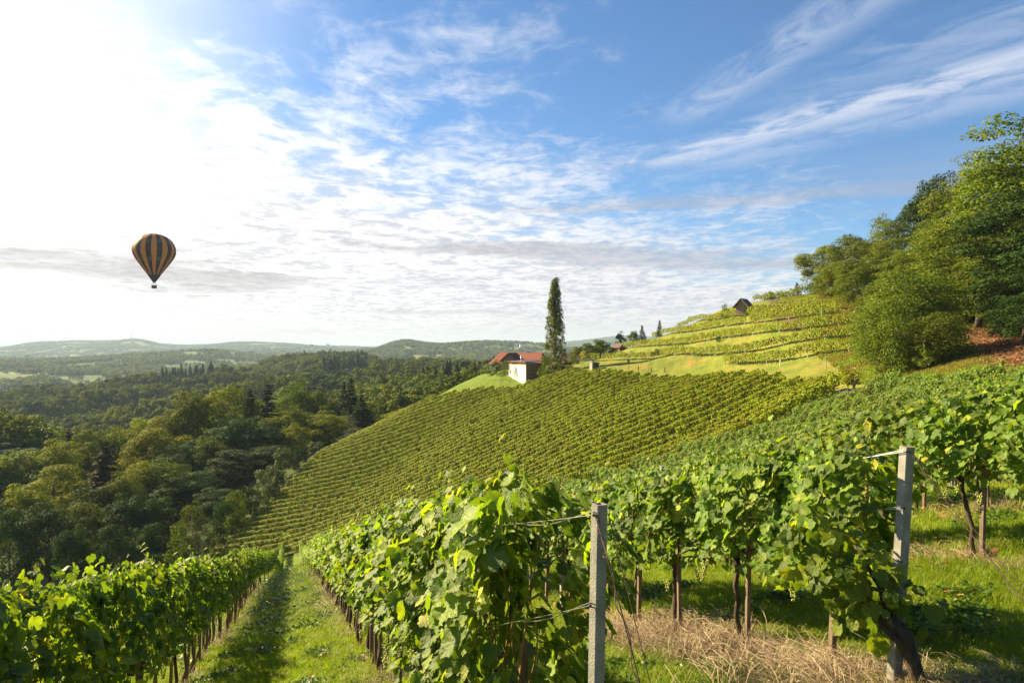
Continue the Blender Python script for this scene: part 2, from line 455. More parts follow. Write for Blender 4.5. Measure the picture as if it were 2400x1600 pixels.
class MB:
    """collects polygons of any size, builds one mesh"""
    def __init__(self):
        self.v, self.f, self.m = [], [], []

    def add(self, vs, fs, mi=0):
        n = len(self.v)
        self.v += [tuple(p) for p in vs]
        self.f += [tuple(n + i for i in f) for f in fs]
        self.m += [mi] * len(fs)
        return self

    def box(self, c, s, rot=None, mi=0, taper=1.0):
        x, y, z = (k / 2 for k in s)
        vs = []
        for sz in (-1, 1):
            t = taper if sz > 0 else 1.0
            for a, b in ((-1, -1), (1, -1), (1, 1), (-1, 1)):
                p = Vector((a * x * t, b * y * t, sz * z))
                if rot is not None:
                    p = rot @ p
                vs.append(p + Vector(c))
        return self.add(vs, [(3, 2, 1, 0), (4, 5, 6, 7), (0, 1, 5, 4), (1, 2, 6, 5), (2, 3, 7, 6), (3, 0, 4, 7)], mi)

    def tube(self, pts, rad, n=6, mi=0, cap=True, wob=0.0, seed=0):
        pts = [Vector(p) for p in pts]
        if not isinstance(rad, (list, tuple)):
            rad = [rad] * len(pts)
        rr = random.Random(seed)
        vs, fs = [], []
        up = Vector((0.13, 0.21, 1)).normalized()
        for i, p in enumerate(pts):
            t = (pts[min(i + 1, len(pts) - 1)] - pts[max(i - 1, 0)]).normalized()
            a = t.cross(up)
            if a.length < 0.1:
                a = t.cross(Vector((1, 0, 0)))
            a.normalize()
            b = t.cross(a)
            for k in range(n):
                an = 6.28318 * k / n
                r = rad[i] * (1 + wob * rr.uniform(-1, 1))
                vs.append(p + (a * math.cos(an) + b * math.sin(an)) * r)
        for i in range(len(pts) - 1):
            for k in range(n):
                q = (k + 1) % n
                fs.append((i * n + k, i * n + q, (i + 1) * n + q, (i + 1) * n + k))
        if cap:
            fs.append(tuple(range(n - 1, -1, -1)))
            fs.append(tuple((len(pts) - 1) * n + k for k in range(n)))
        return self.add(vs, fs, mi)

    def mesh(self, name, mats, smooth=False):
        me = bpy.data.meshes.new(name)
        me.from_pydata(self.v, [], self.f)
        for m in (mats if isinstance(mats, (list, tuple)) else [mats]):
            me.materials.append(m)
        me.polygons.foreach_set('material_index', self.m)
        if smooth:
            me.polygons.foreach_set('use_smooth', [True] * len(self.f))
        me.update()
        return me

def link(name, data, parent=None, mat=None, **props):
    o = bpy.data.objects.new(name, data)
    COL.objects.link(o)
    if parent is not None:
        o.parent = parent
    if mat is not None:
        o.matrix_basis = mat
    for k, v in props.items():
        if v is not None:
            o[k] = v
    return o

def thing(name, label, cat, loc=(0, 0, 0), rz=0.0, group=None, scale=None):
    o = bpy.data.objects.new(name, None)
    COL.objects.link(o)
    o.location = loc
    o.rotation_euler = (0, 0, rz)
    if scale is not None:
        o.scale = scale
    o['label'] = label
    o['category'] = cat
    if group:
        o['group'] = group
    o.empty_display_size = 0.2
    return o

def unit(a):
    return a / (np.linalg.norm(a, axis=-1, keepdims=True) + 1e-9)

def stamp(tv, tf, pos, nrm, tip, size, uv=None):
    """copies of a flat template (x across, y towards the tip, z up) at pos with the blade's normal nrm and tip direction tip"""
    nrm = unit(nrm)
    tip = unit(tip - nrm * (tip * nrm).sum(-1, keepdims=True))
    side = np.cross(tip, nrm)
    B = np.stack([side, tip, nrm], axis=1)              # (N,3 axes,3)
    if tv.ndim == 2:
        v = np.einsum('kj,njc->nkc', tv, B)
    else:
        v = np.einsum('nkj,njc->nkc', tv, B)
    size = np.asarray(size, float)
    if size.ndim == 1:
        size = size[:, None, None]
    v = v * size + pos[:, None, :]
    n, k = v.shape[:2]
    f = (tf[None] + (np.arange(n) * k)[:, None, None]).reshape(-1, tf.shape[1])
    uvs = None if uv is None else np.tile(uv, (n, 1))
    return v.reshape(-1, 3), f, uvs

# ------------------------------------------------------------------ instancer for uncountable growth
def scatter(name, pts, rots, scls, idx, variants, label, kind='stuff', category=None):
    me = bpy.data.meshes.new(name)
    n = len(pts)
    me.vertices.add(n)
    me.vertices.foreach_set('co', np.asarray(pts, np.float32).ravel())
    for an, ty, arr, fld in (('rot', 'FLOAT_VECTOR', rots, 'vector'), ('scl', 'FLOAT_VECTOR', scls, 'vector'), ('idx', 'INT', idx, 'value')):
        a = me.attributes.new(an, ty, 'POINT')
        a.data.foreach_set(fld, np.ascontiguousarray(arr, dtype=(np.int32 if ty == 'INT' else np.float32)).ravel())
    me.update()
    ob = link(name, me, kind=kind, label=label, category=category)
    ng = bpy.data.node_groups.new(name, 'GeometryNodeTree')
    ng.interface.new_socket('Geometry', in_out='INPUT', socket_type='NodeSocketGeometry')
    ng.interface.new_socket('Geometry', in_out='OUTPUT', socket_type='NodeSocketGeometry')
    N, L = ng.nodes, ng.links
    gi, go = N.new('NodeGroupInput'), N.new('NodeGroupOutput')
    jn = N.new('GeometryNodeJoinGeometry')
    for vo in reversed(variants):
        oi = N.new('GeometryNodeObjectInfo')
        oi.inputs[0].default_value = vo
        gti = N.new('GeometryNodeGeometryToInstance')
        L.new(oi.outputs['Geometry'], gti.inputs[0])
        L.new(gti.outputs[0], jn.inputs[0])
    def attr(nm, ty):
        a = N.new('GeometryNodeInputNamedAttribute')
        a.data_type = ty
        a.inputs['Name'].default_value = nm
        return a.outputs['Attribute']
    iop = N.new('GeometryNodeInstanceOnPoints')
    L.new(gi.outputs[0], iop.inputs['Points'])
    L.new(jn.outputs[0], iop.inputs['Instance'])
    iop.inputs['Pick Instance'].default_value = True
    L.new(attr('idx', 'INT'), iop.inputs['Instance Index'])
    er = N.new('FunctionNodeEulerToRotation')
    L.new(attr('rot', 'FLOAT_VECTOR'), er.inputs[0])
    L.new(er.outputs[0], iop.inputs['Rotation'])
    L.new(attr('scl', 'FLOAT_VECTOR'), iop.inputs['Scale'])
    L.new(iop.outputs[0], go.inputs[0])
    md = ob.modifiers.new('scatter', 'NODES')
    md.node_group = ng
    return ob

def source(name, me):
    return bpy.data.objects.new(name, me)        # never linked: only a source for a scatter

# ------------------------------------------------------------------ ground sheet
def in_poly(x, y, P):
    P = np.array(P, float)
    c = np.zeros(x.shape, bool)
    j = len(P) - 1
    for i in range(len(P)):
        xi, yi = P[i]
        xj, yj = P[j]
        k = ((yi > y) != (yj > y)) & (x < (xj - xi) * (y - yi) / (yj - yi + 1e-12) + xi)
        c ^= k
        j = i
    return c

def dist_line(x, y, P):
    d = np.full(x.shape, 1e9)
    for (ax, ay), (bx, by) in zip(P[:-1], P[1:]):
        vx, vy = bx - ax, by - ay
        t = np.clip(((x - ax) * vx + (y - ay) * vy) / (vx * vx + vy * vy), 0, 1)
        d = np.minimum(d, np.hypot(x - ax - t * vx, y - ay - t * vy))
    return d

ROWDIR = unit(np.array([-.319, 1.0]))                       # block A rows run this way
QS = 3.23
ROWQ = [-2.0 + QS * k for k in range(0, 16)]                 # x where the row crosses y = 0
BDIR = unit(np.array([-0.989, 0.148]))                      # rows of the vineyard hill
BNR = np.array([0.148, 0.989])
BN = np.array([0.616, 0.788])                               # across the edge between the two vineyards
B_POLY = [pix(u, 800, y)[:2] for u, y in [(490, 118), (745, 168), (860, 180), (1000, 180), (1100, 172), (1165, 165), (1200, 159.5), (1260, 156), (1350, 149), (1450, 132), (1700, 103), (1960, 71)]] + [(29.6, 62.2), (23.5, 64.6), (-35.3, 110.7)]
ROAD = [(60, 27), (30, 45), (27, 57), (30.5, 62.5), (33.5, 70), (35, 82)]
ROAD = [(33.4, 60.0), (32.4, 62.5), (31.6, 65.3), (31.2, 67)]

def near_colour(x, y, z):
    """albedo of the soil and grass, painted from where things lie"""
    n = len(x)
    r = np.hypot(x, y)
    n1 = wav(x, y, 2.2, 31) * 0.5 + wav(x, y, 0.7, 32) * 0.5
    n2 = wav(x, y, 9, 33)
    n3 = wav(x, y, 30, 34)
    grass = np.array([0.120, 0.165, 0.022])
    dry = np.array([0.205, 0.200, 0.036])
    soil = np.array([0.30, 0.115, 0.050])
    c = np.tile(grass, (n, 1))
    def put(mask, col, amt=1.0):
        m = np.clip(mask * amt, 0, 1)[:, None]
        nonlocal c
        c = c * (1 - m) + np.array(col) * m
    # dry grass on the banks beyond
    bank = np.clip((x - 4) / 14, 0, 1) * np.clip((y - 48) / 15, 0, 1) * np.clip((260 - r) / 30, 0, 1)
    put(bank * np.clip(0.62 + 0.45 * n2 + 0.25 * n1, 0, 1), dry)
    put(bank * np.clip((n2 + n1 * 0.9 - 1.25) * 1.2, 0, 0.7), soil)
    # strips of bare earth and straw under the near rows
    q = x + 0.319 * y
    k = np.abs((q + 2.0) / QS - np.round((q + 2.0) / QS)) * QS
    inA = (r < 60) & (y < 118)
    put(inA * np.clip((0.42 - k + 0.18 * n1) * 3.5, 0, 1), [0.24, 0.15, 0.070], 0.8)
    put(inA * np.clip((0.40 - k + 0.2 * n1) * 3, 0, 1) * (n2 > 0.1), soil, 0.5)
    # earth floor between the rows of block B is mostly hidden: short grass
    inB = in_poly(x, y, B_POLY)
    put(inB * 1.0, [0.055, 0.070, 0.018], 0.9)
    # leaf litter under the wood and its ramp
    ramp = [pix(u, 800, yy)[:2] for u, yy in [(2240, 84), (2290, 66), (2380, 47), (2520, 40), (3100, 36), (3100, 70), (2500, 80), (2400, 90)]]
    put(in_poly(x, y, ramp) * 1.0, [0.22, 0.105, 0.055], 0.95)
    put((in_poly(x, y, ramp) & (n1 > 0.35)) * 1.0, [0.30, 0.18, 0.10], 0.7)
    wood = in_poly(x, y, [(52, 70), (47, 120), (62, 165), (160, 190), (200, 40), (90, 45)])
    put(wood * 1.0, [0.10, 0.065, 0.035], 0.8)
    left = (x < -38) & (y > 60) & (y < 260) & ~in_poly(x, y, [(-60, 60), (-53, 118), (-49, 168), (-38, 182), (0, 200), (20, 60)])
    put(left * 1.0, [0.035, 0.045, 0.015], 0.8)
    # far land: fields, strips of vineyard and meadow
    far = np.clip((r - 230) / 60, 0, 1)
    fo = forest_mask(x, y, z)
    cell = np.floor((x * 0.8 + y * 0.6 + 90 * wav(x, y, 600, 41)) / 170) * 7.3 + np.floor((y * 0.8 - x * 0.6 + 90 * wav(x, y, 600, 42)) / 260) * 3.1
    cv = np.abs(np.sin(cell * 12.9898) * 43758.5453) % 1
    fld = np.array([0.070, 0.110, 0.030]) * (0.75 + 0.6 * cv[:, None]) + np.array([0.05, 0.02, 0.0]) * (cv[:, None] > 0.75)
    m = far[:, None]
    c = c * (1 - m) + fld * m
    put(fo * far, [0.030, 0.048, 0.014])
    c *= (1 + 0.13 * n1 + 0.10 * n3)[:, None]
    return np.clip(c, 0.005, 0.9)

def forest_mask(x, y, z):
    r = np.hypot(x, y)
    X = x / np.maximum(y, 1)
    n = wav(x, y, 420, 21) + 0.5 * wav(x, y, 130, 22)
    rel = wav(x, y, 900, 23)
    m = np.zeros(x.shape)
    m = np.where((r > 225) & (r < 1420), 1.0, m)
    # small meadow hill at the far left, field behind the vineyard hill
    m = np.where((r > 200) & (r < 300) & (X < -0.64), 0.0, m)
    m = np.where((r > 190) & (r < 238) & (X > -0.25) & (X < 0.02), 0.0, m)
    m = np.where((r > 230) & (r < 900) & (n > 1.25), 0.0, m)
    fm = (n + 0.2 > 0.05)
    m = np.where((r >= 1420) & (r < 4200) & fm, 1.0, m)
    m = np.where((r >= 2400) & (r < 3100) & (X > -0.2) & (n > -0.1) , 1.0, m)
    m = np.where((r >= 4200) & (n + rel * 0.4 > -0.15), 1.0, m)
    return m

NA, NR = 600, 520
a0 = np.r_[np.linspace(-math.pi, -0.95, 30, endpoint=False), np.linspace(-0.95, 0.85, NA), np.linspace(0.85, math.pi, 32)[1:-1]]
rad = np.exp(np.linspace(math.log(0.05), math.log(16000), NR))
na = len(a0)
AA, RR = np.meshgrid(a0, rad)
gx, gy = (RR * np.sin(AA)).ravel(), (RR * np.cos(AA)).ravel()
gz = H(gx, gy)
gv = np.c_[gx, gy, gz]
ii = (np.arange(NR - 1)[:, None] * na + np.arange(na)[None]).ravel()
jj = (np.arange(NR - 1)[:, None] * na + (np.arange(na)[None] + 1) % na).ravel()
gf = np.c_[ii, jj, jj + na, ii + na]
gcol = near_colour(gx, gy, gz)

M['ground'], T = new_mat('ground')
at = T.node('ShaderNodeAttribute')
at.attribute_name = 'soil'
geo = T.node('ShaderNodeNewGeometry')
na1 = T.noise(geo.outputs['Position'], 3.5, 8.0, 0.65)
na2 = T.noise(geo.outputs['Position'], 0.45, 6.0, 0.6)
na3 = T.noise(geo.outputs['Position'], 24.0, 5.0, 0.6)
f = T.math('ADD', T.math('MULTIPLY', na1, 0.9), T.math('ADD', T.math('MULTIPLY', na2, 0.7), T.math('MULTIPLY', na3, 0.6)))
f = T.ramp(f, 0.75, 1.45, 0.55, 1.45, False)
c = T.mix(1.0, at.outputs['Color'], T.xyz(f, f, f), 'MULTIPLY')
T.l.new(c, T.bsdf.inputs['Base Color'])
T.bsdf.inputs['Roughness'].default_value = 0.95
T.bsdf.inputs['Specular IOR Level'].default_value = 0.1
bp = T.node('ShaderNodeBump')
bp.inputs['Strength'].default_value = 0.9
bp.inputs['Distance'].default_value = 0.12
T.l.new(T.math('ADD', na1, T.math('MULTIPLY', na3, 0.5)), bp.inputs['Height'])
T.l.new(bp.outputs[0], T.bsdf.inputs['Normal'])

def ground_mesh(v, f, col, name, mat):
    me = mesh_np(name, v, f, mat, smooth=True)
    a = me.attributes.new('soil', 'FLOAT_COLOR', 'POINT')
    a.data.foreach_set('color', np.c_[col, np.ones(len(col))].astype(np.float32).ravel())
    return me

cap = np.array([[len(gv) - 1, 0, 0, 0]])[:0]
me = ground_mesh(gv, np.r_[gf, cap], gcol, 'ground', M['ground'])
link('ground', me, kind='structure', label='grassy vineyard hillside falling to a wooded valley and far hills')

# the narrow lane below the bank
def strip(name, P, width, mat, lift, label, n=70, crown=0.03):
    P = np.array(P, float)
    seg = np.r_[0, np.cumsum(np.hypot(*np.diff(P, axis=0).T))]
    s = np.linspace(0, seg[-1], n)
    c = np.c_[np.interp(s, seg, P[:, 0]), np.interp(s, seg, P[:, 1])]
    for _ in range(3):
        c[1:-1] = (c[:-2] + c[2:] + 2 * c[1:-1]) / 4
    t = unit(np.gradient(c, axis=0))
    nn = np.c_[-t[:, 1], t[:, 0]]
    off = np.linspace(-1, 1, 7)
    pts = c[:, None] + nn[:, None] * off[None, :, None] * width / 2
    xy = pts.reshape(-1, 2)
    zz = H(xy[:, 0], xy[:, 1]).reshape(n, 7)
    zc = zz + lift + crown * (1 - off[None] ** 2)
    v = np.c_[xy, zc.ravel()]
    i = (np.arange(n - 1)[:, None] * 7 + np.arange(6)[None]).ravel()
    f = np.c_[i, i + 1, i + 8, i + 7]
    return link(name, mesh_np(name, v, f, mat, smooth=True), kind='structure', label=label)
M['lane'] = simple('lane_asphalt', (0.17, 0.155, 0.145), 0.9, nscale=2.0, var=0.15)
strip('lane', ROAD, 1.2, M['lane'], 0.08, 'narrow grey lane below the dry grass bank', 30)
M['track'] = simple('track_gravel', (0.42, 0.38, 0.28), 0.95, nscale=2.0, var=0.2)
strip('farm_track', [pix(u, 800, y)[:2] for u, y in [(-60, 232), (10, 240), (50, 246), (75, 252), (95, 262)]], 2.4, M['track'], 0.25, 'pale gravel track over the meadow hill at the far left', 40)

# ------------------------------------------------------------------ grapevine leaves and plants
def leaf_template(n_detail, curl, seed):
    rr = np.random.default_rng(seed)
    half = [(0, 1.0), (8, .90), (13, .92), (20, .80), (29, .74), (36, .84), (41, .82), (48, .95), (54, .86), (62, .84), (71, .72), (82, .80), (90, .78), (99, .84), (112, .72), (130, .70), (150, .62), (168, .42)]
    if n_detail < 1:
        half = [(0, 1.0), (27, .76), (48, .93), (72, .70), (99, .82), (148, .62)]
    pts = half + [(360 - a, r) for a, r in half[1:][::-1]]
    if n_detail >= 1:
        pts = pts[:len(half)] + [(180, .14)] + pts[len(half):]
    out = []
    for a, r in pts:
        t = math.radians(a)
        r *= 1 + rr.uniform(-0.06, 0.06)
        out.append((math.sin(t) * r, math.cos(t) * r))
    o = np.array(out)
    v = np.r_[[[0, 0.0]], o]
    r2 = (v ** 2).sum(1)
    z = -curl * 0.30 * r2 + 0.22 * np.abs(v[:, 0]) * (1 if curl > 0 else 0.6) + 0.10 * np.sin(v[:, 0] * 5 + seed) * np.sin(v[:, 1] * 4 + seed * 2)
    v3 = np.c_[v[:, 0] * 0.92, v[:, 1] + 0.28, z]
    k = len(o)
    f = np.array([(0, 1 + (i + 1) % k, 1 + i) for i in range(k)])
    uv = np.c_[v[:, 0] * 0.5 + 0.5, v[:, 1] * 0.5 + 0.30]
    return v3, f, uv

LEAF_HI = [leaf_template(1, c, i) for i, c in enumerate([1.0, 0.5, -0.5, 1.5, 0.2, -1.0])]
LEAF_LO = [leaf_template(0, c, i) for i, c in enumerate([1.0, 0.4, -0.6])]
QUAD = (np.array([[0, -0.55, 0.05], [0.5, 0, 0.16], [0, 0.6, -0.06], [-0.5, 0, 0.14]]), np.array([[0, 1, 2, 3]]))

def vine_leaves(n, length, lo, hi, thick, slope, rr, axis=np.array([0., 1, 0]), sparse_low=0.35, topf=0.07):
    """positions, normals, tips and sizes of the leaves of one plant trained along axis"""
    cross = np.array([axis[1], -axis[0], 0.])
    s = rr.uniform(-length / 2, length / 2, n)
    ph = rr.uniform(0, 6.28, 6)
    h = lo + (hi - lo) * rr.beta(1.5, 1.05, n)
    keep = rr.uniform(0, 1, n) < np.clip((h - lo) / 0.35 + sparse_low, 0, 1)
    top = rr.uniform(0, 1, n) < topf
    h = np.where(top, hi + rr.exponential(0.06, n), h)
    bulge = 0.60 + 0.25 * np.sin(s * 4.2 + ph[0] + h * 2.3) + 0.22 * np.sin(h * 5 + ph[1] - s * 3)
    prof = np.clip(np.sin(np.clip((h - lo + 0.15) / (hi - lo + 0.3), 0, 1) * math.pi), 0.25, 1) ** 0.5
    side = np.where(rr.uniform(0, 1, n) < 0.5, -1.0, 1.0)
    w = side * thick * prof * bulge * rr.beta(3.5, 1.3, n) * 1.15
    w = np.where(top, w * 0.45, w)
    pos = s[:, None] * axis + w[:, None] * cross + np.array([0, 0, 1.]) * (h + slope * s)[:, None]
    nrm = (side * 0.85)[:, None] * cross + np.array([0, 0, 1.]) * rr.uniform(-0.05, 1.1, n)[:, None] + rr.normal(0, 0.42, (n, 3))
    tip = np.array([0, 0, -1.]) * 0.9 + (side * 0.35)[:, None] * cross + rr.normal(0, 0.45, (n, 3))
    size = np.clip(rr.normal(0.067, 0.016, n), 0.03, 0.105)
    size = np.where(top, size * 0.7, size)
    return pos[keep], nrm[keep], tip[keep], size[keep]

def foliage_mesh(name, P, temps, mat, rr):
    pos, nrm, tip, size = P
    V, F, U, Rn = [], [], [], []
    off = 0
    which = rr.integers(0, len(temps), len(pos))
    for i, tp in enumerate(temps):
        k = which == i
        if not k.any():
            continue
        v, f, uv = stamp(tp[0], tp[1], pos[k], nrm[k], tip[k], size[k], tp[2] if len(tp) > 2 else None)
        V.append(v)
        F.append(f + off)
        if uv is not None:
            U.append(uv)
        Rn.append(np.repeat(rr.uniform(0, 1, k.sum()), len(tp[1])))
        off += len(v)
    return mesh_np(name, np.concatenate(V), np.concatenate(F), mat, np.concatenate(Rn), np.concatenate(U) if U else None)

def trunk_mesh(rr, height=0.85, thick=0.032, lean=0.12):
    b = MB()
    pts, z = [], -0.15
    x = y = 0
    n = 8
    for i in range(n):
        pts.append((x, y, z))
        z += (height + 0.15) / (n - 1)
        x += rr.uniform(-1, 1) * 0.035
        y += rr.uniform(-1, 1) * 0.035 + lean * 0.1
    rad = [thick * (1.35 if i == 0 else 1.0 - 0.05 * i) * rr.uniform(0.85, 1.2) for i in range(n)]
    rad[-1] = thick * 1.35
    b.tube(pts, rad, 8, wob=0.18, seed=int(rr.integers(1e6)))
    tx, ty, tz = pts[-1]
    for s in (-1, 1):
        b.tube([(tx, ty, tz - 0.02), (tx * 0.6, ty + s * 0.22, tz + 0.10), (0, ty + s * 0.5, tz + 0.08 - s * 0.15)], [thick * 0.8, 0.014, 0.010], 5)
    return b.mesh('trunk', M['vinebark'], True)

def canes_mesh(rr, axis, slope, lo=0.85, hi=1.95, n=9, length=1.1):
    b = MB()
    cross = np.array([axis[1], -axis[0], 0.])
    for i in range(n):
        s = -length / 2 + length * (i + 0.5) / n
        w = rr.uniform(-0.06, 0.06)
        pts = []
        top = hi + rr.uniform(-0.45, 0.08)
        for k in range(6):
            t = k / 5
            h = lo + (top - lo) * t
            ww = w + 0.13 * t * math.sin(2.5 * t + i) * (1 if i % 2 else -1)
            ss = s + 0.10 * math.sin(3 * t + i * 1.7)
            p = axis * ss + cross * ww
            pts.append((p[0], p[1], h + slope * ss))
        b.tube(pts, [0.007 * (1 - 0.12 * k) for k in range(6)], 4, cap=False)
    return b.mesh('cane', M['cane'], True)

def grape_mesh(rr):
    V, F = [], []
    t = (1 + 5 ** .5) / 2
    iv = unit(np.array([(-1, t, 0), (1, t, 0), (-1, -t, 0), (1, -t, 0), (0, -1, t), (0, 1, t), (0, -1, -t), (0, 1, -t), (t, 0, -1), (t, 0, 1), (-t, 0, -1), (-t, 0, 1)], float))
    fi = np.array([(0, 11, 5), (0, 5, 1), (0, 1, 7), (0, 7, 10), (0, 10, 11), (1, 5, 9), (5, 11, 4), (11, 10, 2), (10, 7, 6), (7, 1, 8), (3, 9, 4), (3, 4, 2), (3, 2, 6), (3, 6, 8), (3, 8, 9), (4, 9, 5), (2, 4, 11), (6, 2, 10), (8, 6, 7), (9, 8, 1)])
    for i in range(42):
        h = rr.uniform(0, 1)
        a = rr.uniform(0, 6.28)
        r = 0.036 * (1 - h * 0.75) * rr.uniform(0.75, 1.1)
        V.append(iv * 0.0085 + [r * math.cos(a), r * math.sin(a), -h * 0.13])
        F.append(fi + 12 * i)
    return mesh_np('grape_bunch', np.concatenate(V), np.concatenate(F), M['grape'], smooth=True)

def blob_like(C, R_, n, rr):
    k = rr.integers(0, len(C), n)
    d = unit(rr.normal(0, 1, (n, 3)))
    p = C[k] + d * (R_ * rr.uniform(0.4, 1, n))[:, None]
    return p, d + np.array([-.3, -.3, .5]) + rr.normal(0, .35, (n, 3)), np.array([0, 0, -1.]) + d * .4 + rr.normal(0, .4, (n, 3)), np.clip(rr.normal(.068, .016, n), .03, .1)

AX = np.array([ROWDIR[0], ROWDIR[1], 0.])
SL = -0.293 * ROWDIR[1]
rA = np.random.default_rng(11)
VAR_A = [foliage_mesh('foliage', vine_leaves(680, 1.2, 0.82, 2.05, 0.40, SL, rA, AX), LEAF_LO, M['vine'], rA) for _ in range(6)]
VAR_A_HI = [foliage_mesh('foliage', vine_leaves(680, 1.2, 0.80, 2.05, 0.40, SL, rA, AX), LEAF_HI, M['vine'], rA) for _ in range(5)]
TRUNKS = [trunk_mesh(rA, 0.9) for _ in range(6)]
CANES = [canes_mesh(rA, AX, SL) for _ in range(3)]
LEAVES = [mesh_np('leaf', v * 1.0, f, M['vine'], np.full(len(f), 0.0), uv) for v, f, uv in LEAF_HI]
GRAPES = [grape_mesh(rA) for _ in range(3)]
def stake_mesh(h, s, seed, lean):
    b = MB()
    b.tube([(0, 0, -0.2), (lean * 0.5, lean * 0.2, h * 0.5), (lean, lean * 0.3, h)], [s, s * 0.97, s * 0.92], 4, wob=0.06, seed=seed)
    return b.mesh('stake', M['stake'])
STAKES = [stake_mesh(1.25, 0.032, 1, 0.05), stake_mesh(1.45, 0.028, 2, -0.04), stake_mesh(1.15, 0.034, 3, 0.02)]

ORD = ['first', 'second', 'third', 'fourth', 'fifth', 'sixth', 'seventh', 'eighth', 'ninth', 'tenth', 'eleventh', 'twelfth', 'thirteenth', 'fourteenth',
       'fifteenth', 'sixteenth', 'seventeenth', 'eighteenth', 'nineteenth', 'twentieth']
TENS = ['', '', 'twenty', 'thirty', 'forty', 'fifty', 'sixty', 'seventy', 'eighty', 'ninety', 'hundred']
TENTH = ['', '', 'twentieth', 'thirtieth', 'fortieth', 'fiftieth', 'sixtieth', 'seventieth', 'eightieth', 'ninetieth', 'hundredth']
def ordinal(n):
    if n <= 20:
        return ORD[n - 1]
    if n > 100:
        return 'hundred-and-' + ordinal(n - 100)
    return TENTH[n // 10] if n % 10 == 0 else TENS[n // 10] + '-' + ORD[n % 10 - 1]

# the plants of block A
START = {0: 3.6, 1: 4.0, 2: 5.75}
plants = []
for k, q in enumerate(ROWQ):
    y = START.get(k, max(5.6, (q - 6.0) / 1.12))
    step = 1.10 * ROWDIR[1]
    i = 0
    while y < 118:
        x = q - 0.319 * y
        i += 1
        lim = 110 - 0.79 * (x + 34.5) if x > -34.5 else 112
        # stop before the cross track that divides the two vineyards, and at the grass bank
        dB = (x + 34.5) * BN[0] + (y - 112) * BN[1]
        bank = (x - 19.5) * 30 - (y - 26) * 9.5
        if dB > (-0.5 if x < 20 else -5.5):
            break
        if bank < 48 and abs(x / y + 0.02) < 0.86:
            plants.append((math.hypot(x, y), k, i, x, y))
        y += step
plants.sort()
px_ = np.array([p[3] for p in plants]) + rA.uniform(-.04, .04, len(plants))
py_ = np.array([p[4] for p in plants]) + rA.uniform(-.04, .04, len(plants))
pz_ = H(px_, py_)
ROWNAME = {0: 'in the row left of the grass path', 1: 'in the row of the central concrete post', 2: 'in the row of the right concrete post'}
n_hero = 0
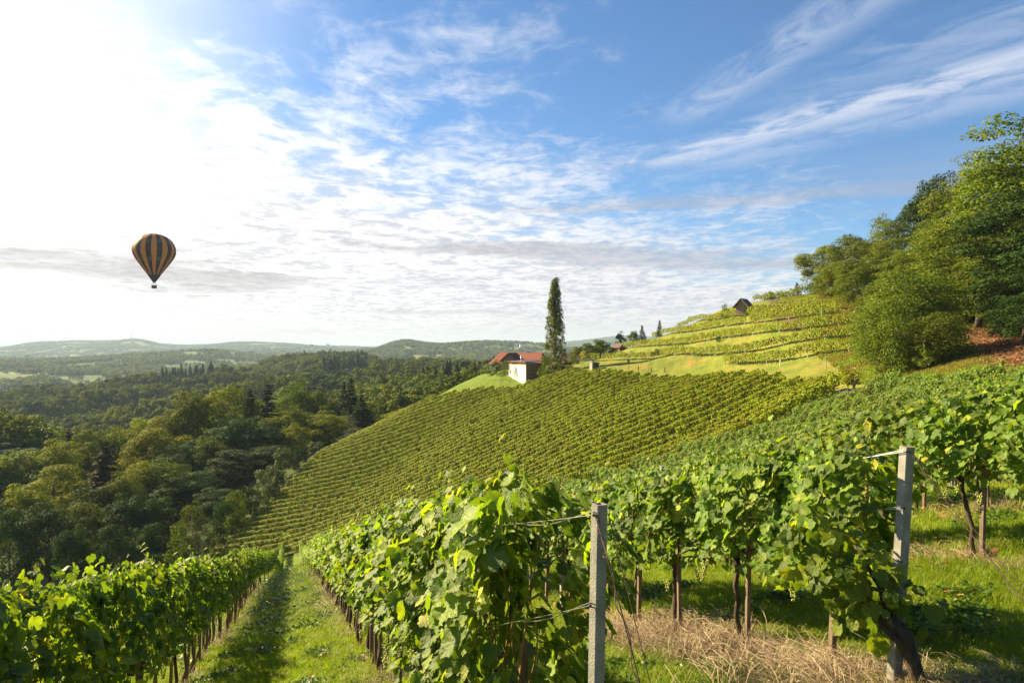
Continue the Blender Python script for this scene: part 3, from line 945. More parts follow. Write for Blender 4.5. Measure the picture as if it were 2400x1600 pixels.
for n, (d, k, i, _, _) in enumerate(plants[:300]):
    x, y, z = float(px_[n]), float(py_[n]), float(pz_[n])
    rown = ROWNAME.get(k, 'in the %s row uphill of the right post' % ordinal(k - 2))
    hero = n_hero < 15 and k <= 3 and abs(x / y) < 0.80 and not (k == 0 and i < 2)
    nm = 'grapevine %s from the near end %s' % (ordinal(i), rown)
    if k == 1 and i == 1:
        nm = 'dense grapevine with leaves hanging to the ground beside the central concrete post'
    if k == 2 and i == 1:
        nm = 'grapevine with a thick gnarled bare trunk leaning past the right concrete post'
    t = thing('grapevine', nm, 'grapevine', (x, y, z), 0, 'grapevines trained in rows')
    rr = np.random.default_rng(1000 + n)
    if not (k == 2 and i == 1):
        link('trunk', TRUNKS[n % 6], t)
    if d < 30:
        sx = rr.uniform(-0.06, 0.06)
        link('stake', STAKES[n % 3], t, Matrix.Translation((sx + 0.05, -0.07, 0)) @ Matrix.Rotation(rr.uniform(-.05, .05), 4, 'Y'))
        link('canes', CANES[n % 3], t, kind='stuff')
    if hero:
        n_hero += 1
        lo = 0.35 if (k == 1 and i <= 2) else 0.80
        cnt = 780 if k != 1 else 1000
        P = vine_leaves(cnt, 1.25, lo, 2.08 if k < 2 else 1.82, 0.52 if k == 1 else 0.40, SL, rr, AX, 0.6)
        side = P[0] @ np.array([AX[1], -AX[0], 0])
        # leaves on the faces seen from the path side and from above show largest
        vis = (P[0] @ np.array([-x, -y, 0.]) / math.hypot(x, y)) + 0.35 * P[0][:, 2] + rr.uniform(0, 0.25, len(P[0]))
        order = np.argsort(-vis)
        nleaf = 180
        own, rest = order[:nleaf], order[nleaf:]
        me = foliage_mesh('foliage', tuple(a[rest] for a in P), LEAF_HI, M['vine'], rr)
        link('foliage', me, t, kind='stuff')
        nr = unit(P[1][own])
        tp = unit(P[2][own] - nr * (P[2][own] * nr).sum(-1, keepdims=True))
        sd = np.cross(tp, nr)
        for j in range(len(own)):
            s = float(P[3][own][j]) * 1.04
            p = P[0][own][j]
            m = Matrix(((sd[j, 0] * s, tp[j, 0] * s, nr[j, 0] * s, p[0]), (sd[j, 1] * s, tp[j, 1] * s, nr[j, 1] * s, p[1]), (sd[j, 2] * s, tp[j, 2] * s, nr[j, 2] * s, p[2]), (0, 0, 0, 1)))
            link('leaf', LEAVES[j % 6], t, m)
        for j in range(4 if k else 2):
            a = AX * rr.uniform(-0.45, 0.45)
            c = np.array([AX[1], -AX[0], 0]) * rr.choice([-1, -0.6, 0.7]) * rr.uniform(0.18, 0.34)
            link('grape_bunch', GRAPES[j % 3], t, Matrix.Translation((a[0] + c[0], a[1] + c[1], rr.uniform(0.72, 0.95))), kind='stuff')
    else:
        me = VAR_A_HI[n % 5] if d < 22 else VAR_A[n % 6]
        m = Matrix.Diagonal((rr.uniform(0.95, 1.15), 1.0, rr.uniform(0.94, 1.08) * (0.9 if k >= 2 and d < 26 else 1), 1))
        link('foliage', me, t, m, kind='stuff')
        if d < 22 and n % 2:
            link('grape_bunch', GRAPES[n % 3], t, Matrix.Translation((0.22, 0.1, 0.85)), kind='stuff')
    if k == 2 and i == 1:
        # the old trunk at the row's end: it leans out of the ground right of the post
        D = Vector((2.753 - x, 5.35 - y, H1(2.753, 5.35) - z))
        b = MB()
        b.tube([(0.42, -0.56, -0.35), (0.22, -0.52, 0.03), (0.14, -0.50, 0.22), (0.10, -0.48, 0.40), (0.04, -0.45, 0.56), (-0.05, -0.40, 0.68)],
               [0.060, 0.056, 0.050, 0.056, 0.066, 0.045], 12, wob=0.14, seed=5)
        b.tube([(0.04, -0.45, 0.54), (-0.12, -0.35, 0.70), (-0.16, 0.0, 0.80), (-0.18, 0.4, 0.78)], [0.05, 0.030, 0.022, 0.016], 7, wob=0.1)
        b.tube([(-0.02, -0.42, 0.62), (-0.06, -0.36, 0.86), (-0.14, -0.15, 1.1)], [0.038, 0.020, 0.014], 6)
        b.tube([(0.08, -0.47, 0.46), (-0.06, -0.52, 0.56), (-0.18, -0.48, 0.68)], [0.030, 0.018, 0.012], 6)
        link('trunk', b.mesh('trunk', M['vinebark'], True), t, Matrix.Translation(D))
        # shoots that hang round the head of the old trunk
        C = np.array([(-0.12, -0.42, 0.92), (-0.28, -0.30, 0.85), (-0.45, -0.15, 0.95), (-0.34, -0.38, 1.12), (-0.62, 0.05, 0.86), (-0.50, -0.20, 1.25), (-0.22, -0.46, 0.70), (0.10, -0.44, 0.80)]) + np.array(D)
        p_, n_, t_, s_ = blob_like(C, 0.24, 210, rr)
        link('shoots', foliage_mesh('shoots', (p_, n_, t_, s_), LEAF_HI, M['vine'], rr), t, kind='stuff')

# everything further: the rest of block A, the vineyard hill and the terraces
def cheap_vine(n, length, lo, hi, thick, size, mat, rr, topf=0.05):
    P = vine_leaves(n, length, lo, hi, thick, 0.0, rr, np.array([1., 0, 0]), 0.5, topf)
    # leaves on the crest of the row lie flatter
    P[1][:, 2] += 2.2 * np.clip((P[0][:, 2] - hi + 0.45) / 0.45, 0, 1)
    P = (P[0], P[1], P[2], np.full(len(P[0]), size) * rr.uniform(0.75, 1.25, len(P[0])))
    me = foliage_mesh('vine', P, [QUAD], mat, rr)
    b = MB()
    b.tube([(0, 0, -0.1), (0.03, 0, 0.45), (0, 0, 0.95)], [0.045, 0.035, 0.03], 5)
    vt = np.array(b.v)
    return me, b

def with_trunk(me, b, mat):
    import bmesh
    bm = bmesh.new()
    bm.from_mesh(me)
    vs = [bm.verts.new(p) for p in b.v]
    for f in b.f:
        fc = bm.faces.new([vs[i] for i in f])
        fc.material_index = 1
    bm.to_mesh(me)
    bm.free()
    me.materials.append(mat)
    return me

rB = np.random.default_rng(23)
srcs = [source('vine_source', m) for m in VAR_A[:4]]
for k in range(5):
    me, b = cheap_vine(340, 1.14, 0.35, 1.62, 0.40, 0.15, M['vine_far'], rB, 0.0)
    srcs.append(source('vine_source', with_trunk(me, b, M['vinebark'])))
for k in range(5):
    me, b = cheap_vine(170, 1.20, 0.62, 1.85, 0.30, 0.19, M['vine_far'], rB)
    srcs.append(source('vine_source', with_trunk(me, b, M['vinebark'])))
pts, rot, scl, idx = [], [], [], []
n3 = len(plants)
for n in range(300, n3):
    pts.append((px_[n], py_[n], pz_[n]))
    rot.append((0, 0, 0))
    scl.append((1.1, 1, rA.uniform(0.95, 1.05)))
    idx.append(int(rA.integers(0, 4)))
# rows further down to the left, hidden by the left row from here
for q_ in (-5.23, -8.46, -11.69):
    for y_ in np.arange(6.0, 84.0, 1.05):
        x_ = q_ - 0.319 * y_
        if x_ / y_ > -1.1:
            pts.append((x_, y_, H1(x_, y_)))
            rot.append((0, 0, 0))
            scl.append((1.0, 1, 0.95))
            idx.append(int(rA.integers(0, 4)))
# the vineyard hill: rows along BDIR
BROW = 2.45
bx, by, brow = [], [], []
for r_ in range(0, 76):
    c = 60 + r_ * BROW
    for s in np.arange(-70, 110, 0.98):
        p = BNR * c + BDIR * s
        bx.append(p[0])
        by.append(p[1])
        brow.append(r_)
bx, by, brow = np.array(bx), np.array(by), np.array(brow)
ok = in_poly(bx, by, B_POLY) & (rB.uniform(0, 1, len(bx)) > 0.02)
bx, by = bx[ok] + rB.normal(0, .05, ok.sum()), by[ok] + rB.normal(0, .05, ok.sum())
bz = H(bx, by)
d = 0.6
sl = (H(bx + BDIR[0] * d, by + BDIR[1] * d) - H(bx - BDIR[0] * d, by - BDIR[1] * d)) / (2 * d)
ang = math.atan2(BDIR[1], BDIR[0])
# Euler XYZ: pitch about local y, then yaw
for i in range(len(bx)):
    pts.append((bx[i], by[i], bz[i]))
    rot.append((0, -math.atan(sl[i]), ang))
    hh = rB.uniform(0.95, 1.06)
    scl.append((rB.uniform(0.97, 1.08), rB.uniform(0.9, 1.1), hh))
    idx.append(4 + int(rB.integers(0, 5)))
print('PLANTS', n3, 'B', len(bx))
# the terraces: base lines of the rows
TERR = [
    [(1700, 866, 116), (1732, 859, 112), (1830, 852, 102), (1900, 836, 98), (1973, 827, 92), (2029, 821, 88)],
    [(1375, 850, 170), (1410, 847, 165), (1530, 842, 150), (1642, 838, 128), (1728, 832, 118), (1861, 806, 108), (2005, 795, 98), (2060, 792, 94)],
    [(1462, 817, 182), (1489, 815, 175), (1570, 811, 158), (1665, 799, 140), (1793, 783, 122), (1902, 774, 110), (2000, 762, 104)],
    [(1530, 793, 190), (1550, 789, 185), (1608, 781, 168), (1667, 772, 155), (1778, 759, 135), (1871, 748, 122), (1975, 736, 114)],
    [(1590, 772, 192), (1600, 769, 190), (1660, 755, 172), (1723, 744, 155)],
    [(1750, 741, 150), (1786, 735, 145), (1873, 725, 135), (1915, 718, 130)],
    [(1760, 738, 143), (1828, 727, 134), (1900, 722, 124), (1965, 722, 118)],
    [(1768, 712, 170), (1793, 706, 166), (1840, 700, 162), (1868, 695, 159)],
]
posts_at = []
for ti, L in enumerate(TERR):
    P = np.array([pix(u, v, y)[:2] for u, v, y in L])
    seg = np.r_[0, np.cumsum(np.hypot(*np.diff(P, axis=0).T))]
    s = np.arange(0, seg[-1], 1.12)
    cx, cy = np.interp(s, seg, P[:, 0]), np.interp(s, seg, P[:, 1])
    for _ in range(6):
        cx[1:-1] = (cx[:-2] + cx[2:] + 2 * cx[1:-1]) / 4
        cy[1:-1] = (cy[:-2] + cy[2:] + 2 * cy[1:-1]) / 4
    cz = H(cx, cy)
    gx_, gy_ = np.gradient(cx), np.gradient(cy)
    gz_ = np.gradient(cz)
    for i in range(len(cx)):
        if i % 7 == 3:
            posts_at.append((cx[i], cy[i], cz[i], ti, i // 7 + 1))
        if rB.uniform() < 0.015:
            continue
        pts.append((cx[i], cy[i], cz[i]))
        rot.append((0, -math.atan2(gz_[i], math.hypot(gx_[i], gy_[i])), math.atan2(gy_[i], gx_[i])))
        hh = rB.uniform(0.85, 1.12)
        scl.append((1.05, rB.uniform(0.8, 1.2), hh))
        idx.append(9 + int(rB.integers(0, 5)))
# a young vineyard whose row ends show on the rise behind the hill
for j in range(12):
    u0 = 868 + j * 9.7
    x0, y0, _ = pix(u0, 965, 222 + j * 0.3)
    for s in range(7):
        xx, yy = x0 + s * 0.15, y0 + s * 1.2
        pts.append((xx, yy, H1(xx, yy)))
        rot.append((0, 0, math.pi / 2))
        scl.append((1, 0.8, 1.2))
        idx.append(9 + j % 5)
scatter('far_grapevines', pts, rot, scl, idx, srcs, 'thousands of green grapevines covering the vineyard hill and terraces in rows')

# ------------------------------------------------------------------ trees
DIAM = (np.array([[0, -0.5, 0], [0.36, -0.05, 0.12], [0, 0.55, -0.04], [-0.36, -0.05, 0.12]]), np.array([[0, 1, 2, 3]]))

def blob_leaves(C, Rc, n, leaf, rr, flat=0.75, up=0.35, jit=0.45, hollow=0.55):
    """n leaves over the upper shells of the clusters C with radii Rc"""
    k = rr.choice(len(C), n, p=Rc ** 2 / (Rc ** 2).sum())
    d = unit(rr.normal(0, 1, (n, 3)) + np.array([0, 0, 0.35]))
    r = Rc[k] * (hollow + (1 - hollow) * rr.uniform(0, 1, n) ** 0.5)
    p = C[k] + d * r[:, None] * np.array([1, 1, flat])
    nr = d + np.array([0, 0, up]) + rr.normal(0, jit, (n, 3))
    tp = d * np.array([1, 1, 0.2]) + np.array([0, 0, -0.35]) + rr.normal(0, 0.5, (n, 3))
    return p, nr, tp, leaf * rr.uniform(0.7, 1.3, n)

def crown_broad(h, rad, n, leaf, rr, nclu=90, flat=0.7, start=0.14, peak=0.5, layered=False):
    cz = h * (start + (1 - start) * 0.48)
    rz = h * (1 - start) * 0.52
    d = unit(rr.normal(0, 1, (nclu * 2, 3)))
    d = d[d[:, 2] > -0.75][:nclu]
    ph = rr.uniform(0, 6.28, 4)
    lump = 1 + 0.16 * np.sin(3 * np.arctan2(d[:, 1], d[:, 0]) + ph[0] + d[:, 2] * 2) + 0.13 * np.sin(d[:, 2] * 6 + ph[1] + d[:, 0] * 3)
    r = lump * rr.uniform(0.62, 0.95, len(d))
    C = d * r[:, None] * np.array([rad, rad, rz])
    C[:, 2] += cz
    q = np.clip((C[:, 2] - cz) / rz, -1, 1)
    C[:, :2] *= (1 - 0.25 * np.clip(q, 0, 1) * peak)[:, None]
    Rc = rad * rr.uniform(0.22, 0.42, len(C))
    if layered:
        Rc = rad * rr.uniform(0.24, 0.42, len(C))
    P = blob_leaves(C, Rc, n, leaf, rr, 0.28 if layered else flat, 0.8 if layered else 0.35, 0.35 if layered else 0.45)
    return foliage_mesh('crown', P, [DIAM], None, rr), C

def limbs(h, C, rr, thick, mat, top=0.8, nl=14):
    b = MB()
    pts = [(0, 0, -0.8)]
    x = y = 0
    for i in range(1, 7):
        x += rr.uniform(-1, 1) * h * 0.012
        y += rr.uniform(-1, 1) * h * 0.012
        pts.append((x, y, h * top * i / 6))
    b.tube(pts, [thick * (1.3, 1.0, .85, .68, .5, .34, .15)[i] for i in range(7)], 8)
    for k in rr.choice(len(C), min(nl, len(C)), replace=False):
        c = C[k]
        z0 = max(h * 0.12, c[2] * 0.55)
        i = min(5, int(z0 / (h * top / 6)))
        p0 = Vector(pts[i]).lerp(Vector(pts[i + 1]), (z0 / (h * top / 6)) % 1 if z0 < h * top else 1)
        p1 = Vector((c[0] * 0.5, c[1] * 0.5, (p0.z + c[2]) / 2 + 0.3))
        b.tube([p0, p1, Vector(c)], [thick * 0.34, thick * 0.2, thick * 0.06], 5)
    return b.mesh('trunk', mat, True)

def crown_conifer(h, rad, n, leaf, rr):
    P, Nn, Tp, S = [], [], [], []
    tiers = 34
    for i in range(tiers):
        t = (i + rr.uniform(-.3, .3)) / tiers
        t = min(max(t, 0.0), 0.985)
        z = h * (0.10 + 0.90 * t)
        R_ = rad * (1 - t) ** 0.85 * rr.uniform(0.8, 1.12) + 0.15
        nb = max(5, int(13 * (1 - t) + 4))
        for k in range(nb):
            a = rr.uniform(0, 6.28)
            L_ = R_ * rr.uniform(0.7, 1.08)
            m = max(6, int(n / (tiers * 11)))
            s = rr.uniform(0.12, 1, m) ** 0.7 * L_
            dz = -0.30 * s - 0.05 * s * s / max(rad, 1) + 0.12 * (s / L_) ** 3 * L_
            lat = rr.normal(0, 0.11, m) * (0.4 + s)
            ca, sa = math.cos(a), math.sin(a)
            P.append(np.c_[ca * s - sa * lat, sa * s + ca * lat, z + dz + rr.normal(0, .06, m)])
            Nn.append(np.c_[ca * .3 + rr.normal(0, .4, m), sa * .3 + rr.normal(0, .4, m), np.full(m, .9)])
            Tp.append(np.c_[ca + rr.normal(0, .4, m), sa + rr.normal(0, .4, m), np.full(m, -.5)])
            S.append(leaf * rr.uniform(.7, 1.3, m))
    P, Nn, Tp, S = map(np.concatenate, (P, Nn, Tp, S))
    return foliage_mesh('crown', (P, Nn, Tp, S), [DIAM], None, rr), P[rr.choice(len(P), 40)]

def crown_poplar(h, rad, n, leaf, rr):
    C, Rc = [], []
    for i in range(260):
        t = rr.uniform(0.02, 1) ** 0.9
        a = rr.uniform(0, 6.28)
        prof = rad * (0.95 - 0.70 * max(t - 0.35, 0) / 0.65) * (0.7 + 0.3 * min(1, t / 0.15))
        r = prof * rr.uniform(0.25, 0.92)
        C.append((r * math.cos(a), r * math.sin(a), h * (0.05 + 0.93 * t) - rr.uniform(0, 0.3)))
        Rc.append(rad * rr.uniform(0.12, 0.24))
    C, Rc = np.array(C), np.array(Rc)
    P = blob_leaves(C, Rc, n, leaf, rr, 2.3, 0.1, 0.5, 0.4)
    return foliage_mesh('crown', P, [DIAM], None, rr), C

rT = np.random.default_rng(77)
def variant(kind):
    if kind == 'broad':
        m, C = crown_broad(18, 6.0, 12000, 0.36, rT, 60, start=0.03)
        return m, limbs(18, C, rT, 0.30, M['bark']), 18, 6.0
    if kind == 'beech':
        m, C = crown_broad(22, 6.2, 21000, 0.32, rT, 210, start=0.02, peak=0.9, layered=True)
        return m, limbs(22, C, rT, 0.36, M['bark']), 22, 6.2
    if kind == 'bushy':
        m, C = crown_broad(10, 4.4, 15000, 0.22, rT, 130, start=0.0, layered=False)
        return m, limbs(10, C, rT, 0.16, M['bark']), 10, 4.4
    if kind == 'airy':
        m, C = crown_broad(14, 3.4, 3600, 0.26, rT, 60, start=0.2, peak=1.0)
        return m, limbs(14, C, rT, 0.13, M['birchbark'], nl=26), 14, 3.4
    if kind == 'fruit':
        m, C = crown_broad(6, 2.2, 3600, 0.22, rT, 40, start=0.02, peak=1.2)
        return m, limbs(6, C, rT, 0.10, M['bark'], top=0.95, nl=20), 6, 2.2
    if kind == 'shrub':
        m, C = crown_broad(4, 2.3, 2600, 0.22, rT, 45, start=-0.1)
        return m, limbs(4, C, rT, 0.07, M['bark'], nl=8), 4, 2.3
    if kind == 'conifer':
        m, C = crown_conifer(22, 4.2, 16000, 0.50, rT)
        b = MB().tube([(0, 0, -0.8), (0, 0, 11), (0.1, 0, 21.8)], [0.3, 0.18, 0.03], 7)
        return m, b.mesh('trunk', M['bark'], True), 22, 4.2
    if kind == 'young_spruce':
        m, C = crown_conifer(6, 1.7, 2600, 0.24, rT)
        b = MB().tube([(0, 0, -0.3), (0, 0, 3), (0.05, 0, 5.9)], [0.09, 0.06, 0.02], 6)
        return m, b.mesh('trunk', M['bark'], True), 6, 1.7
    if kind == 'poplar':
        m, C = crown_poplar(24, 2.5, 16000, 0.26, rT)
        return m, limbs(24, C, rT, 0.28, M['bark'], top=0.95, nl=24), 24, 2.5

TV = {}
for kind, cnt in (('broad', 4), ('beech', 3), ('bushy', 2), ('airy', 2), ('fruit', 2), ('shrub', 3), ('conifer', 2), ('young_spruce', 1), ('poplar', 1)):
    TV[kind] = [variant(kind) for _ in range(cnt)]
CROWNMESH = {}
def crown_in(kind, i, mat):
    """the same crown mesh with another leaf material: one data-block each"""
    key = (kind, i, mat)
    if key not in CROWNMESH:
        me = TV[kind][i][0].copy()
        me.name = 'crown'
        me.materials.clear()
        me.materials.append(M[mat])
        CROWNMESH[key] = me
    return CROWNMESH[key]

ntree = 0
def tree(kind, mat, x, y, height, radius, label, group=None, name=None, z=None, rz=None):
    global ntree
    ntree += 1
    vs = TV[kind]
    i = ntree % len(vs)
    crown, trunk, h, r = vs[i]
    z = H1(x, y) if z is None else z
    sc = (radius / r, radius / r, height / h)
    t = thing(name or {'broad': 'broadleaf_tree', 'beech': 'beech_tree', 'bushy': 'hazel_tree', 'airy': 'birch_tree', 'fruit': 'fruit_tree', 'shrub': 'shrub',
                       'conifer': 'spruce_tree', 'young_spruce': 'young_spruce', 'poplar': 'poplar_tree'}[kind],
              label, 'shrub' if kind == 'shrub' else 'tree', (x, y, z), rz if rz is not None else (ntree * 2.399) % 6.283, group, sc)
    link('crown', crown_in(kind, i, mat), t)
    link('trunk', trunk, t)
    return t

def ptree(kind, mat, u, vt, y, wpx, label, group=None, name=None, maxh=60):
    """a tree whose top shows at (u, vt) when it stands y metres ahead; wpx is its crown's width there"""
    x = X_of(u) * y
    g = H1(x, y)
    ht = (VH - vt) / FPX * y - g
    ht = min(max(ht, 1.2), maxh)
    return tree(kind, mat, x, y, ht, wpx / FPX * y / 2, label, group, name, g)

VAL = 'trees of the wood in the valley'
# the wood on the valley's far side, from its ridge line down
val = [
    ('broad', 'yellowish', 547, 902, 212, 120, 'yellow-green broadleaf on the crest of the valley wood, its highest point'),
    ('broad', 'broad', 459, 912, 208, 105, 'green broadleaf at the left end of the highest crest of the valley wood'),
    ('broad', 'yellowish', 500, 922, 214, 90, 'sunlit broadleaf between the two highest crowns of the valley wood'),
    ('conifer', 'needle', 628, 900, 205, 80, 'dark pointed spruce at the right shoulder of the valley wood crest'),
    ('conifer', 'brown_needle', 586, 908, 210, 70, 'brownish spruce top just left of the dark crest spruce'),
    ('broad', 'yellowish', 375, 962, 205, 125, 'yellow broadleaf stepping down left of the valley wood crest'),
    ('broad', 'yellowish', 325, 978, 205, 100, 'olive broadleaf on the falling ridge line left of centre in the wood'),
    ('broad', 'broad', 268, 1002, 205, 90, 'green broadleaf on the lower ridge line of the valley wood'),
    ('broad', 'broad', 214, 1003, 205, 90, 'round green broadleaf on the lower left ridge line of the wood'),
    ('conifer', 'needle', 161, 1004, 205, 60, 'small dark spruce breaking the lower left ridge line'),
    ('broad', 'yellowish', 367, 998, 186, 130, 'brightest golden-green crown on the left slope of the valley wood'),
    ('broad', 'yellowish', 126, 1032, 190, 110, 'pale yellow-green crown below the lower left ridge'),
    ('broad', 'broad', 57, 1048, 192, 120, 'broad green crown near the left edge of the valley wood'),
    ('broad', 'yellowish', 5, 1056, 190, 110, 'yellow-green crown at the far left edge of the wood'),
    ('broad', 'broad', -60, 1060, 190, 120, 'green crown just outside the left edge of the wood'),
    ('broad', 'broad', 704, 899, 240, 115, 'dense round crown behind the wood right of the dark crest spruce'),
    ('broad', 'broad', 752, 914, 238, 90, 'dense dark crown between the round crown and the tall spruces'),
    ('conifer', 'needle', 806, 893, 232, 48, 'tall spruce, left one of the pair beyond the vineyard hill'),
    ('conifer', 'needle', 822, 884, 228, 56, 'tallest spruce of the pair beyond the vineyard hill'),
    ('conifer', 'dark_or_shaded', 848, 924, 212, 60, 'nearer ragged spruce beside the tall pair'),
    ('broad', 'yellowish', 674, 956, 200, 100, 'yellow crown on the right flank of the valley wood'),
    ('broad', 'broad', 720, 966, 202, 90, 'soft green crown on the right flank of the valley wood'),
    ('broad', 'yellowish', 769, 970, 198, 84, 'bright yellow-green domed tree left of the ragged spruce'),
    ('broad', 'yellowish', 697, 992, 186, 60, 'small yellow crown low on the right flank of the wood'),
    ('airy', 'grey_leaf', 834, 1000, 192, 46, 'pale loose young tree at the foot of the ragged spruce'),
    ('airy', 'grey_leaf', 811, 970, 205, 40, 'greyish birch in front of the spruce pair'),
    ('broad', 'dark_or_shaded', 574, 975, 188, 130, 'large dark crown filling the middle of the valley wood'),
    ('broad', 'dark_or_shaded', 620, 1000, 186, 100, 'dark crown on the shaded right side of the valley wood'),
    ('broad', 'dark_or_shaded', 500, 1000, 190, 110, 'dark crown beneath the crest of the valley wood'),
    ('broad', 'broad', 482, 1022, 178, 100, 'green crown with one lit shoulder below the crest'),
    ('broad', 'dark_or_shaded', 432, 1040, 176, 100, 'shaded crown beside the crown with one lit shoulder'),
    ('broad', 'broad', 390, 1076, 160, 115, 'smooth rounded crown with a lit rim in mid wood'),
    ('broad', 'dark_or_shaded', 560, 1050, 172, 120, 'dark crown above the shaded shrubs of the vineyard edge'),
    ('broad', 'dark_or_shaded', 640, 1040, 178, 90, 'dark crown above the round bush at the vineyard edge'),
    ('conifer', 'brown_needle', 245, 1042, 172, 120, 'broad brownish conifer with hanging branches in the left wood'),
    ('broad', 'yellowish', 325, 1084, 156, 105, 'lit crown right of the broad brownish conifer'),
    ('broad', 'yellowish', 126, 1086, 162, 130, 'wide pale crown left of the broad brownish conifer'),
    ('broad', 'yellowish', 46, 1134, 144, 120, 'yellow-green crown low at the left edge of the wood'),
    ('broad', 'dark_or_shaded', 230, 1140, 142, 120, 'dark crown below the broad brownish conifer'),
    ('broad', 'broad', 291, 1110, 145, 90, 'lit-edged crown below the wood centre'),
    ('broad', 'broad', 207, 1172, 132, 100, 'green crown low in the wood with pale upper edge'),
    ('broad', 'dark_or_shaded', 306, 1156, 132, 100, 'shaded crown low in the wood below the rounded crown'),
    ('broad', 'dark_or_shaded', 364, 1164, 134, 90, 'shaded crown left of the small birch by the vineyard foot'),
    ('broad', 'dark_or_shaded', 402, 1122, 152, 110, 'dark crown behind the small birch by the vineyard foot'),
    ('broad', 'dark_or_shaded', 462, 1104, 158, 100, 'dark crown above the small birch by the vineyard foot'),
    ('broad', 'dark_or_shaded', 510, 1142, 148, 90, 'dark crown over the scrub at the vineyard foot'),
    ('broad', 'dark_or_shaded', 23, 1190, 124, 110, 'dark crown at the lower left edge of the wood'),
    ('broad', 'dark_or_shaded', 115, 1182, 126, 120, 'dark crown above the left row of vines'),
    ('broad', 'dark_or_shaded', 268, 1222, 118, 100, 'deep shaded crown just above the left vines'),
    ('broad', 'dark_or_shaded', 170, 1225, 116, 90, 'lowest shaded crown of the wood above the left vines'),
    ('broad', 'dark_or_shaded', 350, 1225, 120, 80, 'shaded low crown beside the birch above the left vines'),
    ('broad', 'dark_or_shaded', -60, 1150, 140, 120, 'dark crown just outside the lower left of the wood'),
    ('airy', 'broad', 463, 1176, 119, 66, 'small lit birch at the foot of the vineyard hill'),
    ('airy', 'grey_leaf', 489, 1204, 118, 44, 'greyish willow leaning right of the small lit birch'),
    ('shrub', 'grey_leaf', 432, 1270, 100, 26, 'tiny pale bush showing above the tips of the left vine row'),
    ('shrub', 'broad', 425, 1240, 116, 70, 'low bush at the foot of the small lit birch'),
]
for k, mt, u, vt, y, w, lb in val:
    ptree(k, mt, u - (14 if u > 440 and vt > 1170 else 0), vt, y, w * (1.22 if y > 125 else 1.0), lb, VAL if k != 'shrub' else 'bushes along the edge of the vineyard hill')
scrub = [(566, 1146, 136, 64, 'broad'), (597, 1136, 140, 56, 'dark_or_shaded'), (628, 1106, 147, 56, 'grey_leaf'), (651, 1085, 152, 48, 'grey_leaf'), (674, 1046, 160, 44, 'grey_leaf'),
         (700, 1048, 162, 34, 'dark_or_shaded'), (750, 1032, 174, 40, 'grey_leaf'), (536, 1168, 131, 60, 'dark_or_shaded'), (716, 1035, 170, 40, 'dark_or_shaded'), (640, 1128, 143, 34, 'grey_leaf'),
         (606, 1160, 136, 30, 'grey_leaf'), (575, 1180, 131, 34, 'broad'), (548, 1205, 127, 36, 'broad'), (520, 1225, 123, 40, 'dark_or_shaded'), (500, 1250, 120, 34, 'broad'), (665, 1105, 150, 26, 'grey_leaf')]
SC = ['rounded green bush, lowest big one along the vineyard edge', 'dark bush beside the rounded green one', 'grey-green bush halfway up the vineyard edge', 'grey bush under the round dark tree line',
      'upright pale bush near the top of the vineyard edge', 'compact round dark bush above the shaded grass corner', 'pale round bush behind the top corner of the vineyard hill',
      'dark scrub below the rounded green bush', 'dark scrub behind the compact round bush', 'small grey weed bush at the edge of the shaded vines', 'low grey weeds beside the shaded vines',
      'low green bush at the vineyard edge below the rounded bush', 'low sprawling bush nearer the foot of the vineyard edge', 'dark low bush near the foot of the vineyard edge',
      'green bush at the very foot of the vineyard edge', 'thin grey bush at the bend of the vineyard edge']
for (u, vt, y, w, mt), lb in zip(scrub, SC):
    ptree('shrub', mt, u - 10, vt, y, w * 0.95, lb, 'bushes along the edge of the vineyard hill')
